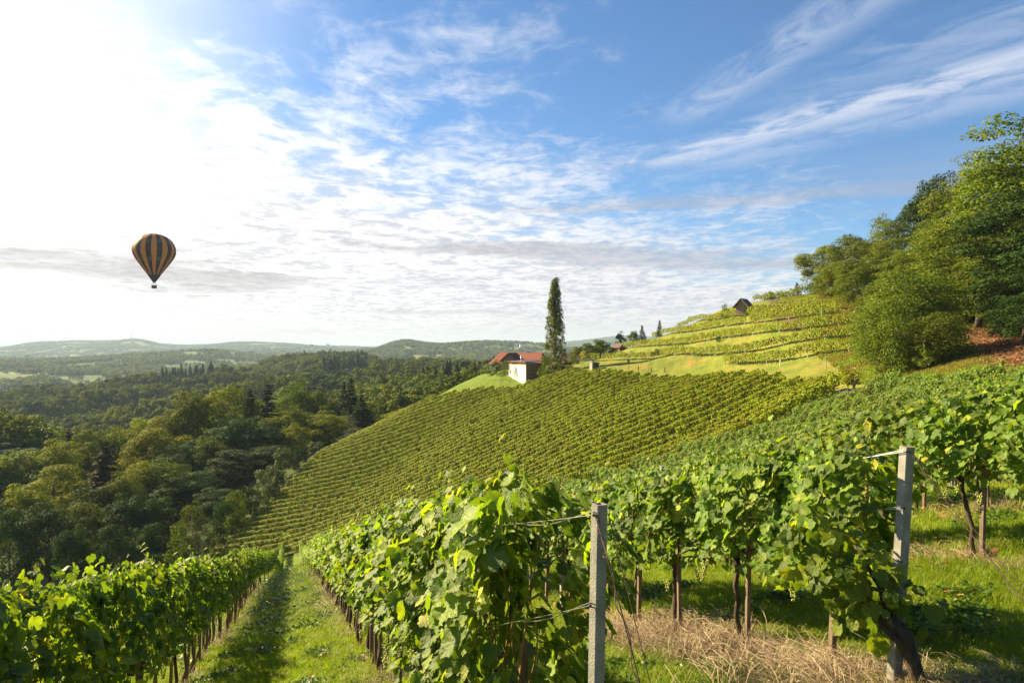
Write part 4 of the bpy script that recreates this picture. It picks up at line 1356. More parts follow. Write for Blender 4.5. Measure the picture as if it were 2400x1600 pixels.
# the wood on the right
RW = 'trees of the wood on the right'
right = [
    ('broad', 'yellowish', 1926, 574, 152, 84, 'olive-yellow tree at the left end of the right-hand wood'),
    ('broad', 'beech', 1982, 545, 142, 100, 'second tree from the left end of the right-hand wood'),
    ('broad', 'beech', 2035, 560, 128, 90, 'green tree below the thin birch of the right-hand wood'),
    ('airy', 'yellowish', 2066, 494, 132, 56, 'thin pale birch rising above the right-hand wood'),
    ('beech', 'beech', 2108, 506, 120, 110, 'sunlit tree right of the thin pale birch'),
    ('broad', 'dark_or_shaded', 2168, 434, 128, 90, 'dark crown, left one of the dark pair on the wood skyline'),
    ('broad', 'dark_or_shaded', 2204, 404, 124, 84, 'dark crown with the highest top of the dark pair'),
    ('beech', 'beech', 2258, 425, 104, 140, 'beech right of the dark pair on the skyline'),
    ('beech', 'beech', 2165, 560, 98, 150, 'lit beech in the middle of the right-hand wood'),
    ('beech', 'beech', 2326, 342, 90, 190, 'tall beech with a jagged side branch near the right edge'),
    ('beech', 'beech', 2402, 262, 82, 240, 'tallest beech cut by the right edge of the picture'),
    ('beech', 'beech', 2290, 480, 84, 190, 'wide beech with drooping lit branches over the leaf-strewn ramp'),
    ('beech', 'dark_or_shaded', 2440, 430, 70, 230, 'dark beech at the right edge shading the ramp'),
    ('beech', 'beech', 2385, 520, 74, 150, 'lower beech with green layered branches near the right edge'),
    ('broad', 'beech', 2030, 622, 112, 100, 'lower tree at the wood edge above the terraces'),
    ('broad', 'beech', 2075, 660, 98, 110, 'bright tree spilling over the ends of the terrace rows'),
    ('broad', 'yellowish', 1962, 610, 138, 66, 'small yellow tree at the wood edge by the hill top'),
    ('bushy', 'beech', 2130, 640, 70, 170, 'big bushy hazel standing out on the grass bank'),
    ('bushy', 'beech', 2090, 700, 67, 130, 'left lobe of the hazel thicket on the grass bank'),
    ('bushy', 'beech', 2185, 735, 64, 130, 'right lobe of the hazel thicket beside the ramp'),
    ('broad', 'dark_or_shaded', 2225, 600, 92, 130, 'shaded tree behind the hazel thicket'),
    ('beech', 'dark_or_shaded', 2500, 300, 84, 240, 'beech just outside the right edge'),
    ('beech', 'dark_or_shaded', 2560, 420, 62, 240, 'beech outside the right edge throwing shade'),
    ('broad', 'dark_or_shaded', 2360, 660, 70, 80, 'dark low tree right of the ramp under the tall beeches'),
    ('broad', 'dark_or_shaded', 2105, 600, 132, 120, 'dark tree deep in the wood behind the lit beech'),
    ('beech', 'beech', 2350, 500, 79, 190, 'beech between the tall jagged one and the ramp'),
    ('beech', 'beech', 2225, 500, 96, 130, 'narrow beech filling the gap left of the wide drooping beech'),
    ('beech', 'dark_or_shaded', 2330, 640, 88, 110, 'dark beech at the back of the leaf-strewn ramp'),
    ('broad', 'dark_or_shaded', 2395, 690, 62, 110, 'low dark tree at the right edge beside the ramp'),
    ('broad', 'beech', 2010, 600, 125, 100, 'full green tree above the right ends of the terraces'),
    ('broad', 'beech', 1950, 630, 142, 70, 'short full tree at the foot of the olive-yellow tree'),
    ('broad', 'dark_or_shaded', 2250, 560, 125, 150, 'dark tree deep in the wood behind the wide beech'),
]
for k, mt, u, vt, y, w, lb in right:
    ptree(k, mt, u, vt, y, w * 1.3, lb, RW, 'hazel_tree' if k == 'bushy' else None)
for j, (u, vt, y, w) in enumerate([(1905, 660, 150, 30), (1925, 664, 147, 36), (1950, 668, 140, 40), (1975, 676, 134, 40), (2000, 690, 124, 44), (2030, 702, 114, 50), (2058, 716, 104, 56),
                                   (2075, 800, 66, 70), (2125, 812, 64, 80), (2180, 806, 62, 70), (2215, 752, 84, 70), (2345, 762, 76, 70), (2395, 772, 70, 70)]):
    ptree('shrub', 'beech' if j % 2 else 'broad', u, vt, y, w, 'undergrowth bush, %s from the left along the foot of the right-hand wood' % ordinal(j + 1), 'undergrowth of the right-hand wood')
# round the farm and on the hill's shoulder
farm = [
    ('poplar', 'poplar', 1301, 651, 160, 56, 'tall narrow poplar beside the white house'),
    ('shrub', 'broad', 1283, 838, 157, 44, 'leafy bush at the left foot of the poplar'),
    ('shrub', 'poplar', 1305, 845, 155, 50, 'leafy bush in front of the poplar trunk'),
    ('shrub', 'dark_or_shaded', 1330, 848, 160, 34, 'dark bush at the right foot of the poplar'),
    ('fruit', 'broad', 1164, 846, 176, 34, 'green garden tree left of the white house'),
    ('airy', 'broad', 1187, 843, 168.7, 22, 'slender young tree beside the corner of the white house'),
    ('shrub', 'broad', 1150, 868, 180, 26, 'rounded garden bush at the top of the bright meadow'),
    ('fruit', 'beech', 1375, 800, 178, 44, 'leafy fruit tree with a spiky top right of the poplar'),
    ('fruit', 'broad', 1395, 812, 175, 44, 'round fruit tree in the row right of the poplar'),
    ('fruit', 'broad', 1408, 792, 180, 44, 'tall bushy tree between the golden tree and the little red hut'),
    ('fruit', 'beech', 1350, 815, 174, 40, 'bushy tree just right of the poplar'),
    ('fruit', 'broad', 1420, 806, 185, 50, 'wide fruit tree left of the little red hut'),
    ('airy', 'yellow_leaf', 1366, 820, 170, 12, 'small golden-yellow tree among the fruit trees'),
    ('shrub', 'broad', 1345, 842, 168, 26, 'low bush below the golden tree'),
    ('fruit', 'dark_or_shaded', 1455, 780, 192, 26, 'dark fruit tree behind the little red hut'),
    ('fruit', 'beech', 1484, 772, 188, 26, 'light green fruit tree left of the small spruces'),
    ('young_spruce', 'needle', 1505, 762, 188, 26, 'spreading dark spruce, left one on the terrace skyline'),
    ('young_spruce', 'needle', 1546, 750, 186, 21, 'neat cone-shaped spruce on the terrace skyline'),
    ('young_spruce', 'broad', 1805, 682, 168, 18, 'small pale conifer on the hill top'),
    ('young_spruce', 'needle', 1868, 662, 160, 26, 'bare-stemmed dark conifer on the hill top'),
    ('shrub', 'broad', 1824, 690, 170, 34, 'low hedge-like bush on the hill top'),
    ('shrub', 'broad', 1846, 684, 168, 30, 'bush beside the dark conifer on the hill top'),
    ('shrub', 'broad', 1700, 716, 162, 22, 'bush left of the wooden hut'),
    ('shrub', 'broad', 1800, 700, 172, 30, 'bush on the skyline right of the wooden hut'),
    ('shrub', 'dark_or_shaded', 1684, 801, 135, 12, 'single dark shrub on the bank between two terraces'),
]
for k, mt, u, vt, y, w, lb in farm:
    ptree(k, mt, u, vt, y, w * 1.05, lb, None)

# ------------------------------------------------------------------ the rest of the woods
rF = np.random.default_rng(5)
def far_crown(h, rad, n, leaf, kind='broad'):
    if kind == 'conifer':
        me, C = crown_conifer(h, rad, n, leaf, rF)
    else:
        me, C = crown_broad(h, rad, n, leaf, rF, 26, start=0.05, flat=0.8)
    me.materials.clear()
    return me
mids, fars = [], []
for mt in ('broad', 'broad', 'yellowish', 'dark_or_shaded', 'beech'):
    me = far_crown(15, 5.4, 1500, 0.95)
    me.materials.append(M[mt])
    mids.append(me)
me = far_crown(19, 3.4, 1300, 0.9, 'conifer')
me.materials.append(M['needle'])
mids.append(me)
for mt in ('broad', 'yellowish', 'dark_or_shaded'):
    me = far_crown(13, 5.6, 170, 2.6)
    me.materials.append(M[mt])
    fars.append(me)

cand = []
def sample(r0, r1, step, jitter=0.42):
    a0_, a1_ = -0.80, 0.42
    r = r0
    out = []
    while r < r1:
        nA = int((a1_ - a0_) * r / step)
        a = a0_ + (np.arange(nA) + rF.uniform(-jitter, jitter, nA)) * (step / r)
        rj = r + rF.uniform(-jitter, jitter, nA) * step
        out.append(np.c_[rj * np.sin(a), rj * np.cos(a)])
        r += step
    return np.concatenate(out)
midp = sample(226, 1420, 8.6)
fm = forest_mask(midp[:, 0], midp[:, 1], None) > 0.5
# leave the hidden ground behind the hill on the right empty, and the small clearing below the conifers
Xm = midp[:, 0] / midp[:, 1]
fm &= ~((Xm > 0.17) & (midp[:, 1] < 1420))
midp = midp[fm]
midz = H(midp[:, 0], midp[:, 1])
order = np.argsort(np.hypot(midp[:, 0], midp[:, 1]))
midp, midz = midp[order], midz[order]
dm = np.hypot(midp[:, 0], midp[:, 1])
conif = wav(midp[:, 0], midp[:, 1], 150, 61) > 1.15
conif |= (dm > 330) & (dm < 520) & (midp[:, 0] / midp[:, 1] > -0.14) & (midp[:, 0] / midp[:, 1] < 0.02) & (rF.uniform(0, 1, len(midp)) < 0.4)
n_ind = 300 - ntree
RANKN = {}
NUMW = 'zero one two three four five six seven eight nine ten eleven twelve thirteen fourteen fifteen sixteen seventeen eighteen nineteen'.split()
rks = np.round((dm - 226) / 8.6).astype(int)
rankpos = np.zeros(len(midp), int)
for k_ in np.unique(rks[:400]):
    w_ = np.where(rks[:400] == k_)[0]
    o_ = np.argsort(midp[w_, 0] / midp[w_, 1])
    for j_, q_ in enumerate(o_):
        rankpos[w_[q_]] = j_
DESC = {0: ('mid_green', 'green crown beyond the valley'), 1: ('', 'green crown beyond the valley'), 2: ('', 'yellow-green crown beyond the valley'),
        3: ('', 'dark green crown beyond the valley'), 4: ('', 'olive crown beyond the valley'), 5: ('', 'dark pointed conifer beyond the valley')}
midtrunk = MB().tube([(0, 0, -1), (0, 0, 5), (0, 0, 10)], [0.35, 0.25, 0.1], 6).mesh('trunk', M['bark'])
ppts, prot, pscl, pidx = [], [], [], []
for n in range(len(midp)):
    x, y, z = midp[n, 0], midp[n, 1], midz[n]
    i = 5 if conif[n] else int(rF.choice([0, 1, 2, 3, 4], p=[.26, .22, .22, .12, .18]))
    s = rF.uniform(0.74, 1.12)
    hs = s * rF.uniform(0.68, 0.92)
    if n < n_ind:
        hs *= 0.85 if y < 300 else 1
        ntree += 1
        rk = int(round((dm[n] - 226) / 8.6))
        RANKN[rk] = RANKN.get(rk, 0) + 1
        t = thing('spruce_tree' if i == 5 else 'broadleaf_tree', DESC[i][1] + ', ' + ordinal(1 + rankpos[n]) + ' from the left in rank ' + NUMW[min(rk, 19)], 'tree', (x, y, z), rF.uniform(0, 6.28), 'trees of the wood beyond the valley', (s, s, hs))
        link('crown', mids[i], t)
        link('trunk', midtrunk, t)
    else:
        ppts.append((x, y, z))
        prot.append((0, 0, rF.uniform(0, 6.28)))
        pscl.append((s, s, hs))
        pidx.append(i)
farp = np.concatenate([sample(1420, 3200, 13), sample(3200, 8200, 30)])
ff = forest_mask(farp[:, 0], farp[:, 1], None) > 0.5
# hedges and single trees between the fields
hedge = (np.abs(wav(farp[:, 0], farp[:, 1], 380, 71)) < 0.035) | (rF.uniform(0, 1, len(farp)) < 0.012)
farp = farp[(ff | hedge)]
farz = H(farp[:, 0], farp[:, 1])
for n in range(len(farp)):
    s = rF.uniform(0.8, 1.25) * (1.0 if farp[n, 1] < 3000 else 2.4)
    hz = s if farp[n, 1] < 3000 else s * 0.45
    ppts.append((farp[n, 0], farp[n, 1], farz[n]))
    prot.append((0, 0, rF.uniform(0, 6.28)))
    pscl.append((s, s, hz))
    pidx.append(6 + int(rF.integers(0, 3)))
print('TREES', ntree, 'mid', len(midp), 'far', len(farp))
scatter('distant_forest', ppts, prot, pscl, pidx, [source('tree_source', m) for m in mids + fars],
        'dense mixed woods rolling over the hills towards the horizon')

# ------------------------------------------------------------------ posts and wires of the near rows
def hollow_post(name, base, top, w, rz, mat):
    b = MB()
    base, top = Vector(base), Vector(top)
    ax = (top - base)
    L = ax.length
    q = ax.to_track_quat('Z', 'Y').to_matrix() @ Matrix.Rotation(rz, 3, 'Z')
    o, i_, dp, c = w / 2, w / 2 * 0.66, 0.05, w * 0.10
    def ring(r, z, ch):
        return [(-r + ch, -r, z), (r - ch, -r, z), (r, -r + ch, z), (r, r - ch, z), (r - ch, r, z), (-r + ch, r, z), (-r, r - ch, z), (-r, -r + ch, z)]
    rings = [ring(o * 1.03, -0.3, c), ring(o, 0.5, c), ring(o * 0.99, L, c), ring(i_, L, c * .5), ring(i_, L - dp, c * .5)]
    vs = [base + q @ Vector(p) for r in rings for p in r]
    fs = []
    for r in range(4):
        for k in range(8):
            fs.append((r * 8 + k, r * 8 + (k + 1) % 8, (r + 1) * 8 + (k + 1) % 8, (r + 1) * 8 + k))
    fs.append(tuple(32 + k for k in range(8)))
    b.add(vs, fs)
    return b.mesh(name, mat)

def wire(name, label, pts, r, mat, sag=0.0, twist=False, group=None):
    b = MB()
    P = [Vector(p) for p in pts]
    Q = []
    for a, c in zip(P[:-1], P[1:]):
        n = 14
        for k in range(n):
            t = k / n
            Q.append(a.lerp(c, t) - Vector((0, 0, sag * 4 * t * (1 - t))))
    Q.append(P[-1])
    b.tube(Q, r, 5)
    if twist:
        T = [q + Vector((0.011 * math.sin(i * 0.9), 0.0, 0.014 * math.cos(i * 0.9) - 0.016 * min(i, 10) / 10)) for i, q in enumerate(Q)]
        b.tube(T, r, 5)
    o = link(name, b.mesh(name, mat))
    o['label'] = label
    o['category'] = 'wire'
    if group:
        o['group'] = group
    return o

def at(u, v, y):
    return Vector(pix(u, v, y))
yM, yR = 2.79, 5.0
gM, gR = H1(0.33, yM), H1(2.83, yR)
post = link('end_post', hollow_post('end_post', (at(1384, 1980, yM).x, yM, gM), at(1405, 1180, yM), 0.052, R(31), M['post']))
post['label'] = 'nearest grey concrete end post with an open square top'
post['category'] = 'post'
post['group'] = 'concrete end posts of the near rows'
for zz in (1203, 1413):
    p = at(1392 if zz < 1300 else 1384, zz, yM)
    link('wire_hole', MB().tube([p + Vector((-0.004, -0.030, 0)), p + Vector((-0.004, -0.018, 0))], 0.006, 8).mesh('wire_hole', M['rust']), post)
post2 = link('end_post', hollow_post('end_post', (at(2094, 1640, yR).x, yR, gR), at(2126, 1046, yR), 0.078, R(17), M['post']))
post2['label'] = 'tall pale concrete end post at the right, a gnarled vine at its foot'
post2['category'] = 'post'
post2['group'] = 'concrete end posts of the near rows'
for zz in (1056, 1188, 1312):
    p = at(2120 - (zz - 1056) * 0.055, zz, yR)
    link('wire_hole', MB().tube([p + Vector((-0.005, -0.046, 0)), p + Vector((-0.005, -0.030, 0))], 0.009, 8).mesh('wire_hole', M['rust']), post2)

def rowpt(q, y, h):
    x = q - 0.319 * y
    return Vector((x, y, H1(x, y) + h))
WG = 'trellis wires of the near rows'
hM = (VH - 1203) / FPX * yM - gM
wire('trellis_wire', 'twisted upper wire of the nearest concrete post', [at(1391, 1203, yM) + Vector((0, -.02, 0)), rowpt(1.24, 5.0, hM + .0), rowpt(1.24, 12, 1.9), rowpt(1.24, 30, 1.9)], 0.0022, M['wire'], 0.01, True, WG)
wire('trellis_wire', 'lower wire of the nearest concrete post', [at(1385, 1413, yM) + Vector((0, -.02, 0)), rowpt(1.24, 5.0, 1.15), rowpt(1.24, 12, 1.1)], 0.0020, M['wire'], 0.01, True, WG)
hR = (VH - 1056) / FPX * yR - gR
wire('trellis_wire', 'upper wire strung from the right concrete post', [at(2117, 1056, yR) + Vector((-.02, -.04, 0)), rowpt(4.46, 8, hR), rowpt(4.46, 14, hR), rowpt(4.46, 30, 1.8)], 0.0030, M['wire'], 0.012, True, WG)
wire('trellis_wire', 'middle wire strung from the right concrete post', [at(2110, 1188, yR) + Vector((-.02, -.04, 0)), rowpt(4.46, 8, hR - .42), rowpt(4.46, 14, 1.3), rowpt(4.46, 30, 1.3)], 0.0028, M['wire'], 0.012, True, WG)
GW = 'rusty guy wires holding the end posts'
wire('guy_wire', 'knotted rusty guy wire from the nearest concrete post', [at(1393, 1204, yM) + Vector((0, -.03, 0)), at(1424, 1308, 2.62), at(1500, 1600, 2.40), (0.66, 1.75, H1(.66, 1.75))], 0.0024, M['rust'], 0, True, GW)
wire('guy_wire', 'straight rusty guy wire from the nearest concrete post', [at(1426, 1206, yM) + Vector((0, 0.0, 0)), at(1524, 1600, 2.42), (0.74, 1.75, H1(.74, 1.75))], 0.0020, M['rust'], 0, False, GW)
wire('guy_wire', 'thin guy wire slanting down from the right concrete post', [at(2124, 1056, yR) + Vector((0, -.04, 0)), at(2262, 1232, 4.5), at(2400, 1408, 4.05), (3.24, 3.45, H1(3.24, 3.45))], 0.0026, M['rust'], 0, True, GW)
wire('guy_wire', 'second guy wire of the right concrete post', [at(2138, 1064, yR) + Vector((0, -.02, 0)), at(2400, 1385, 4.1), (3.30, 3.50, H1(3.30, 3.50))], 0.0022, M['rust'], 0, False, GW)

# posts that stand in the rows
pm = MB().box((0, 0, 0.9), (0.07, 0.07, 2.2)).mesh('row_post', M['post'])
pm2 = MB().box((0, 0, 0.95), (0.05, 0.04, 2.2)).mesh('row_post', M['stake'])
cnt = 0
for k in range(0, 12):
    y = START.get(k, 7.0) + 5.2 + (k * 1.7) % 3
    j = 0
    while y < 60 and cnt < 70:
        x = ROWQ[k] - 0.319 * y
        if abs(x / y) < 0.78 and (x - 19.5) * 30 - (y - 26) * 9.5 < 60 and (x + 34.5) * BN[0] + (y - 112) * BN[1] < -3.6:
            j += 1
            cnt += 1
            o = link('row_post', pm if k >= 2 else pm2, None, Matrix.Translation((x, y, H1(x, y))) @ Matrix.Rotation(rT.uniform(-.04, .04), 4, 'X') @ Matrix.Rotation(0.3, 4, 'Z'))
            o['label'] = 'row post %s from the near end %s' % (ordinal(j), ROWNAME.get(k, 'in the %s row uphill of the right post' % ordinal(k - 2)))
            o['category'] = 'post'
            o['group'] = 'slim posts standing in the near rows'
        y += 6.2
pm3 = MB().box((0, 0, 0.70), (0.085, 0.085, 1.75)).mesh('terrace_post', simple('pale_wood', (0.50, 0.45, 0.36), 0.85))
ROWW = ['lowest', 'second', 'third', 'fourth', 'fifth', 'fifth (right part of the)', 'sixth', 'topmost']
ROWW[5] = 'hut-side'
for (x, y, z, ti, pi_) in posts_at:
    o = link('terrace_post', pm3, None, Matrix.Translation((x, y, z)))
    o['label'] = 'pale wooden post, %s from the left in the %s terrace row' % (ordinal(pi_), ROWW[ti])
    o['category'] = 'post'
    o['group'] = 'pale posts in the terrace rows'
# the thick leaning post at the upper end of the vineyard hill's nearest rows
def stump_thing(u, v, y, h, w, lean, label, mat, cat='post', name='wooden_post'):
    x = X_of(u) * y
    z = H1(x, y)
    o = link(name, MB().tube([(0, 0, -.3), (lean * .5, 0, h * .5), (lean, 0, h)], [w, w * .95, w * .9], 6).mesh(name, M[mat] if isinstance(mat, str) else mat), None, Matrix.Translation((x, y, z)))
    o['label'] = label
    o['category'] = cat
    return o
stump_thing(1996, 930, 62, 1.7, 0.13, 0.35, 'thick leaning wooden post under the last vine by the lane', 'stake')
white = simple('white_paint', (0.72, 0.70, 0.66), 0.6)
metal = simple('grey_metal', (0.42, 0.42, 0.42), 0.5, 0.5)
stump_thing(1829, 868, 100, 1.0, 0.09, 0, 'short white marker post on the dry bank', white, name='marker_post')
stump_thing(1936, 866, 82, 1.5, 0.05, 0, 'thin grey metal post on the dry bank', metal, name='metal_post')
stump_thing(1449, 870, 140, 0.9, 0.08, 0, 'small white marker post left of the brown sign', white, name='marker_post')
stump_thing(1496, 868, 132, 0.8, 0.10, 0, 'stubby post first right of the brown sign', 'stake')
stump_thing(1527, 866, 128, 0.8, 0.10, 0, 'stubby post second right of the brown sign', 'stake')
stump_thing(1558, 864, 125, 0.9, 0.10, 0, 'stubby post third right of the brown sign', 'stake')
sg = thing('info_sign', 'small brown sign on a post at the edge of the dry bank', 'sign', (X_of(1473) * 136, 136, H1(X_of(1473) * 136, 136)))
brown = simple('brown_board', (0.16, 0.075, 0.03), 0.7)
link('sign_post', MB().tube([(0, 0, -.2), (0, 0, 1.8)], 0.05, 6).mesh('sign_post', M['stake']), sg)
link('sign_board', MB().box((0, -0.06, 1.6), (0.45, 0.05, 0.65)).mesh('sign_board', brown), sg)

# the last vines by the lane, standing clear of the block
for u, y, hh, lb in ((1993, 62.5, 2.35, 'tall isolated vine on a leaning post beside the lane'), (1958, 65, 2.3, 'second vine from the lane end of the vineyard hill'), (1925, 67, 2.15, 'third vine from the lane end of the vineyard hill')):
    x = X_of(u) * y
    t = thing('vine_bush', lb, 'grapevine', (x, y, H1(x, y)), 0.6)
    rr = np.random.default_rng(int(u))
    C = np.c_[rr.normal(0, 0.42, 14), rr.normal(0, 0.35, 14), rr.uniform(1.15, 2.1, 14)]
    me = foliage_mesh('foliage', blob_leaves(C, np.full(14, 0.42), 900, 0.13, rr), [QUAD], M['vine_far'], rr)
    link('foliage', me, t, Matrix.Diagonal((1.25, 1.1, hh / 2.35, 1)), kind='stuff')
    link('trunk', TRUNKS[int(u) % 6], t, Matrix.Diagonal((2.0, 2.0, 1.4, 1)))

# ------------------------------------------------------------------ buildings
M['plaster'] = simple('white_plaster', (0.80, 0.77, 0.70), 0.85, nscale=3, var=0.05)
M['wood_wall'] = simple('brown_boards', (0.165, 0.105, 0.05), 0.8, nscale=5, var=0.3, stretch=(0.3, 0.3, 3))
M['old_wood'] = simple('silvered_boards', (0.27, 0.19, 0.12), 0.85, nscale=6, var=0.4, stretch=(3, 3, 0.3))
M['red_tile'] = simple('red_roof_tiles', (0.22, 0.05, 0.022), 0.75, nscale=5, var=0.3, bump=0.8, bscale=9)
M['dark_tile'] = simple('dark_roof_tiles', (0.085, 0.045, 0.035), 0.8, nscale=5, var=0.3)
M['pink_metal'] = simple('reddish_metal_roof', (0.30, 0.17, 0.17), 0.38, 0.4, var=0.1)
M['glass'] = simple('window_glass', (0.03, 0.035, 0.04), 0.1)
M['trim'] = simple('wood_trim', (0.42, 0.22, 0.10), 0.7)
M['steel'] = simple('bright_steel', (0.75, 0.75, 0.72), 0.25, 1.0, var=0.05)

def boards(parent, n, total, h, z0, y, th, mat, gap=0.015, vertical=True, rot=None, seed=1, gable=0.0):
    """a wall's boards, one object each, along local x at local y"""
    rr = random.Random(seed)
    w = total / n
    for k in range(n):
        x = -total / 2 + w * (k + .5)
        hh = h + gable * (1 - abs(x) / (total / 2))
        me = MB().box((x, y + rr.uniform(-.006, .006), z0 + hh / 2), (w - gap, th, hh)).mesh('board', mat)
        link('board', me, parent, rot)

# the white building: a tall plastered end and boarded sides under a low metal roof
hx, hy = X_of(1220) * 164, 166.0
th_ = R(67)
wh = thing('white_house', 'white plastered house end with boarded side and low metal roof among the vines', 'house', (hx + 1.7, hy + 1.6, H1(hx, 166) - 0.2), 0)
wh.rotation_euler = (0, 0, -th_)
gz0 = wh.location.z
ztop = (VH - 850) / FPX * 164 - gz0
ztop2 = (VH - 838) / FPX * 166 - gz0
W1, W2 = 10.6, 5.4
# walls: -y face is the plastered one
b = MB()
b.box((0, 0, ztop / 2 - 1), (W1, W2, ztop + 2))
link('wall', b.mesh('wall', M['plaster']), wh)
for k in range(13):
    z = 0.2 + k * (ztop - 0.35) / 13
    link('cladding_board', MB().box((W1 / 2 + 0.04, 0, z + 0.2), (0.05, W2 + 0.02, (ztop - 0.4) / 13 - 0.02)).mesh('cladding_board', M['wood_wall']), wh)
b = MB()
b.box((0, 0, 0), (W1 + 0.9, W2 + 1.3, 0.16), Matrix.Rotation(R(4), 3, 'X'))
rf = link('roof', b.mesh('roof', M['pink_metal']), wh, Matrix.Translation((0.1, 0.1, ztop + 0.42)))
for k in range(6):
    link('roof_seam', MB().box((-W1 / 2 + k * W1 / 5, 0, 0.11), (0.05, W2 + 1.2, 0.05)).mesh('roof_seam', M['pink_metal']), rf, Matrix.Rotation(R(4), 4, 'X'))
link('fascia', MB().box((0, -W2 / 2 - 0.03, ztop - 0.30), (W1 + 0.1, 0.06, 0.55)).mesh('fascia', M['trim']), wh)
link('corner_board', MB().box((W1 / 2 + 0.05, -W2 / 2 - 0.04, ztop / 2 - .5), (0.12, 0.10, ztop + .8)).mesh('corner_board', M['trim']), wh)
for xx in (-2.6, -1.7, -0.8, 0.1):
    link('vent_window', MB().box((xx, -W2 / 2 - 0.05, ztop - 0.30), (0.45, 0.06, 0.34)).mesh('vent_window', M['glass']), wh)
for zz, hh in ((ztop * 0.46, 0.85), (ztop * 0.12, 0.6)):
    f_ = link('window', MB().box((-W1 / 2 + 1.0, -W2 / 2 - 0.02, zz), (0.62, 0.08, hh + .12)).mesh('window', M['trim']), wh)
    link('pane', MB().box((-W1 / 2 + 1.0, -W2 / 2 - 0.05, zz), (0.5, 0.07, hh)).mesh('pane', M['glass']), f_)
cp = link('chimney', MB().tube([(0.3, -1.8, ztop), (0.3, -1.8, ztop + 1.7)], 0.13, 10).mesh('chimney', M['steel'], True), wh)
link('chimney_cap', MB().tube([(0.3, -1.8, ztop + 1.75), (0.3, -1.8, ztop + 1.95)], [0.22, 0.08], 10).mesh('chimney_cap', M['steel'], True), cp)

def gable_house(name, label, u0, u1, vr, ve, vb, y, depth, wallm, roofm, rz=0.0, hip=0.0, ridge_x=True, oh=0.35, windows=0, cat='house', group=None, chim=False):
    x0, x1 = X_of(u0) * y, X_of(u1) * y
    zr, ze, zb = [(VH - v) / FPX * y for v in (vr, ve, vb)]
    L, D = (x1 - x0), depth
    t = thing(name, label, cat, ((x0 + x1) / 2, y + (D / 2 if ridge_x else 0), zb), rz, group)
    hr, he = zr - zb, ze - zb
    a, c = (L / 2, D / 2) if ridge_x else (D / 2, L / 2)
    # local: ridge along x when ridge_x, else along y
    def S(p):
        return p if ridge_x else (p[1], -p[0], p[2])
    b = MB()
    b.add([S(p) for p in [(-a, -c, -3), (a, -c, -3), (a, c, -3), (-a, c, -3), (-a, -c, he), (a, -c, he), (a, c, he), (-a, c, he), (-a + hip, 0, hr - .1), (a - hip, 0, hr - .1)]],
          [(0, 1, 5, 4), (1, 2, 6, 5), (2, 3, 7, 6), (3, 0, 4, 7), (4, 5, 9, 8), (6, 7, 8, 9), (5, 6, 9), (7, 4, 8)])
    link('wall', b.mesh('wall', wallm), t)
    b = MB()
    e = oh
    sl = (hr - he) / c
    for s in (-1, 1):
        P = [(-a - e, s * (c + e), he - sl * e), (a + e, s * (c + e), he - sl * e), (a + e - hip, 0, hr), (-a - e + hip, 0, hr)]
        Q = [(p[0], p[1], p[2] + 0.18) for p in P]
        fs = [(0, 1, 2, 3), (7, 6, 5, 4), (0, 4, 5, 1), (1, 5, 6, 2), (2, 6, 7, 3), (3, 7, 4, 0)]
        b.add([S(p) for p in P + Q], fs)
    if hip:
        for s in (-1, 1):
            P = [(s * (a + e), -(c + e), he - sl * e + .18), (s * (a + e), (c + e), he - sl * e + .18), (s * (a + e - hip), 0, hr + .18)]
            b.add([S(p) for p in P], [(0, 1, 2)])
    rf_ = link('roof', b.mesh('roof', roofm), t)
    if chim:
        ch = MB().box((a * 0.2, 0.3, hr + 0.4), (0.7, 0.7, 1.2)).mesh('chimney', M['plaster'])
        link('chimney', ch, rf_)
    for k in range(windows):
        xx = -a + (k + .7) * (2 * a) / (windows + .4)
        p = S((xx, -c - 0.03, he * 0.5))
        w_ = link('window', MB().box(p, (0.9 if ridge_x else .12, .12 if ridge_x else .9, 1.1)).mesh('window', M['glass']), t)
    return t

mh = gable_house('farmhouse', 'farmhouse with a long red tiled roof behind the white house', 1158, 1286, 827, 853, 878, 184, 9.5, M['plaster'], M['red_tile'], rz=R(-24), hip=1.6, oh=0.5, windows=4, chim=True)
# its cross gable facing the camera
b = MB()
cx_ = X_of(1212) * 182 - mh.location.x
zz0 = (VH - 829) / FPX * 182 - mh.location.z
ze0 = (VH - 846) / FPX * 182 - mh.location.z
b.add([(cx_ - 2.2, -5.6, ze0), (cx_, -5.6, zz0), (cx_ + 2.2, -5.6, ze0), (cx_ - 2.2, -5.6, ze0 - 3.0), (cx_ + 2.2, -5.6, ze0 - 3.0),
       (cx_ - 2.2, 0, ze0), (cx_, 0, zz0), (cx_ + 2.2, 0, ze0), (cx_ - 2.2, 0, ze0 - 3.0), (cx_ + 2.2, 0, ze0 - 3.0)],
      [(0, 3, 4, 2, 1), (3, 0, 5, 8), (4, 9, 7, 2), (5, 6, 7, 9, 8)])
link('gable_wall', b.mesh('gable_wall', M['wood_wall']), mh)
b = MB()
for s in (-1, 1):
    P = [(cx_ + s * 2.7, -6.1, ze0 - .28), (cx_, -6.1, zz0 + .12), (cx_, 0, zz0 + .12), (cx_ + s * 2.7, 0, ze0 - .28)]
    b.add(P + [(p[0], p[1], p[2] + .16) for p in P], [(0, 1, 2, 3), (4, 5, 6, 7), (0, 1, 5, 4), (1, 2, 6, 5), (2, 3, 7, 6), (3, 0, 4, 7)])
link('gable_roof', b.mesh('gable_roof', M['dark_tile']), mh)
gable_house('barn', 'dark-roofed barn showing right of the poplar', 1322, 1356, 829, 845, 868, 196, 8, M['wood_wall'], M['dark_tile'], oh=0.5)
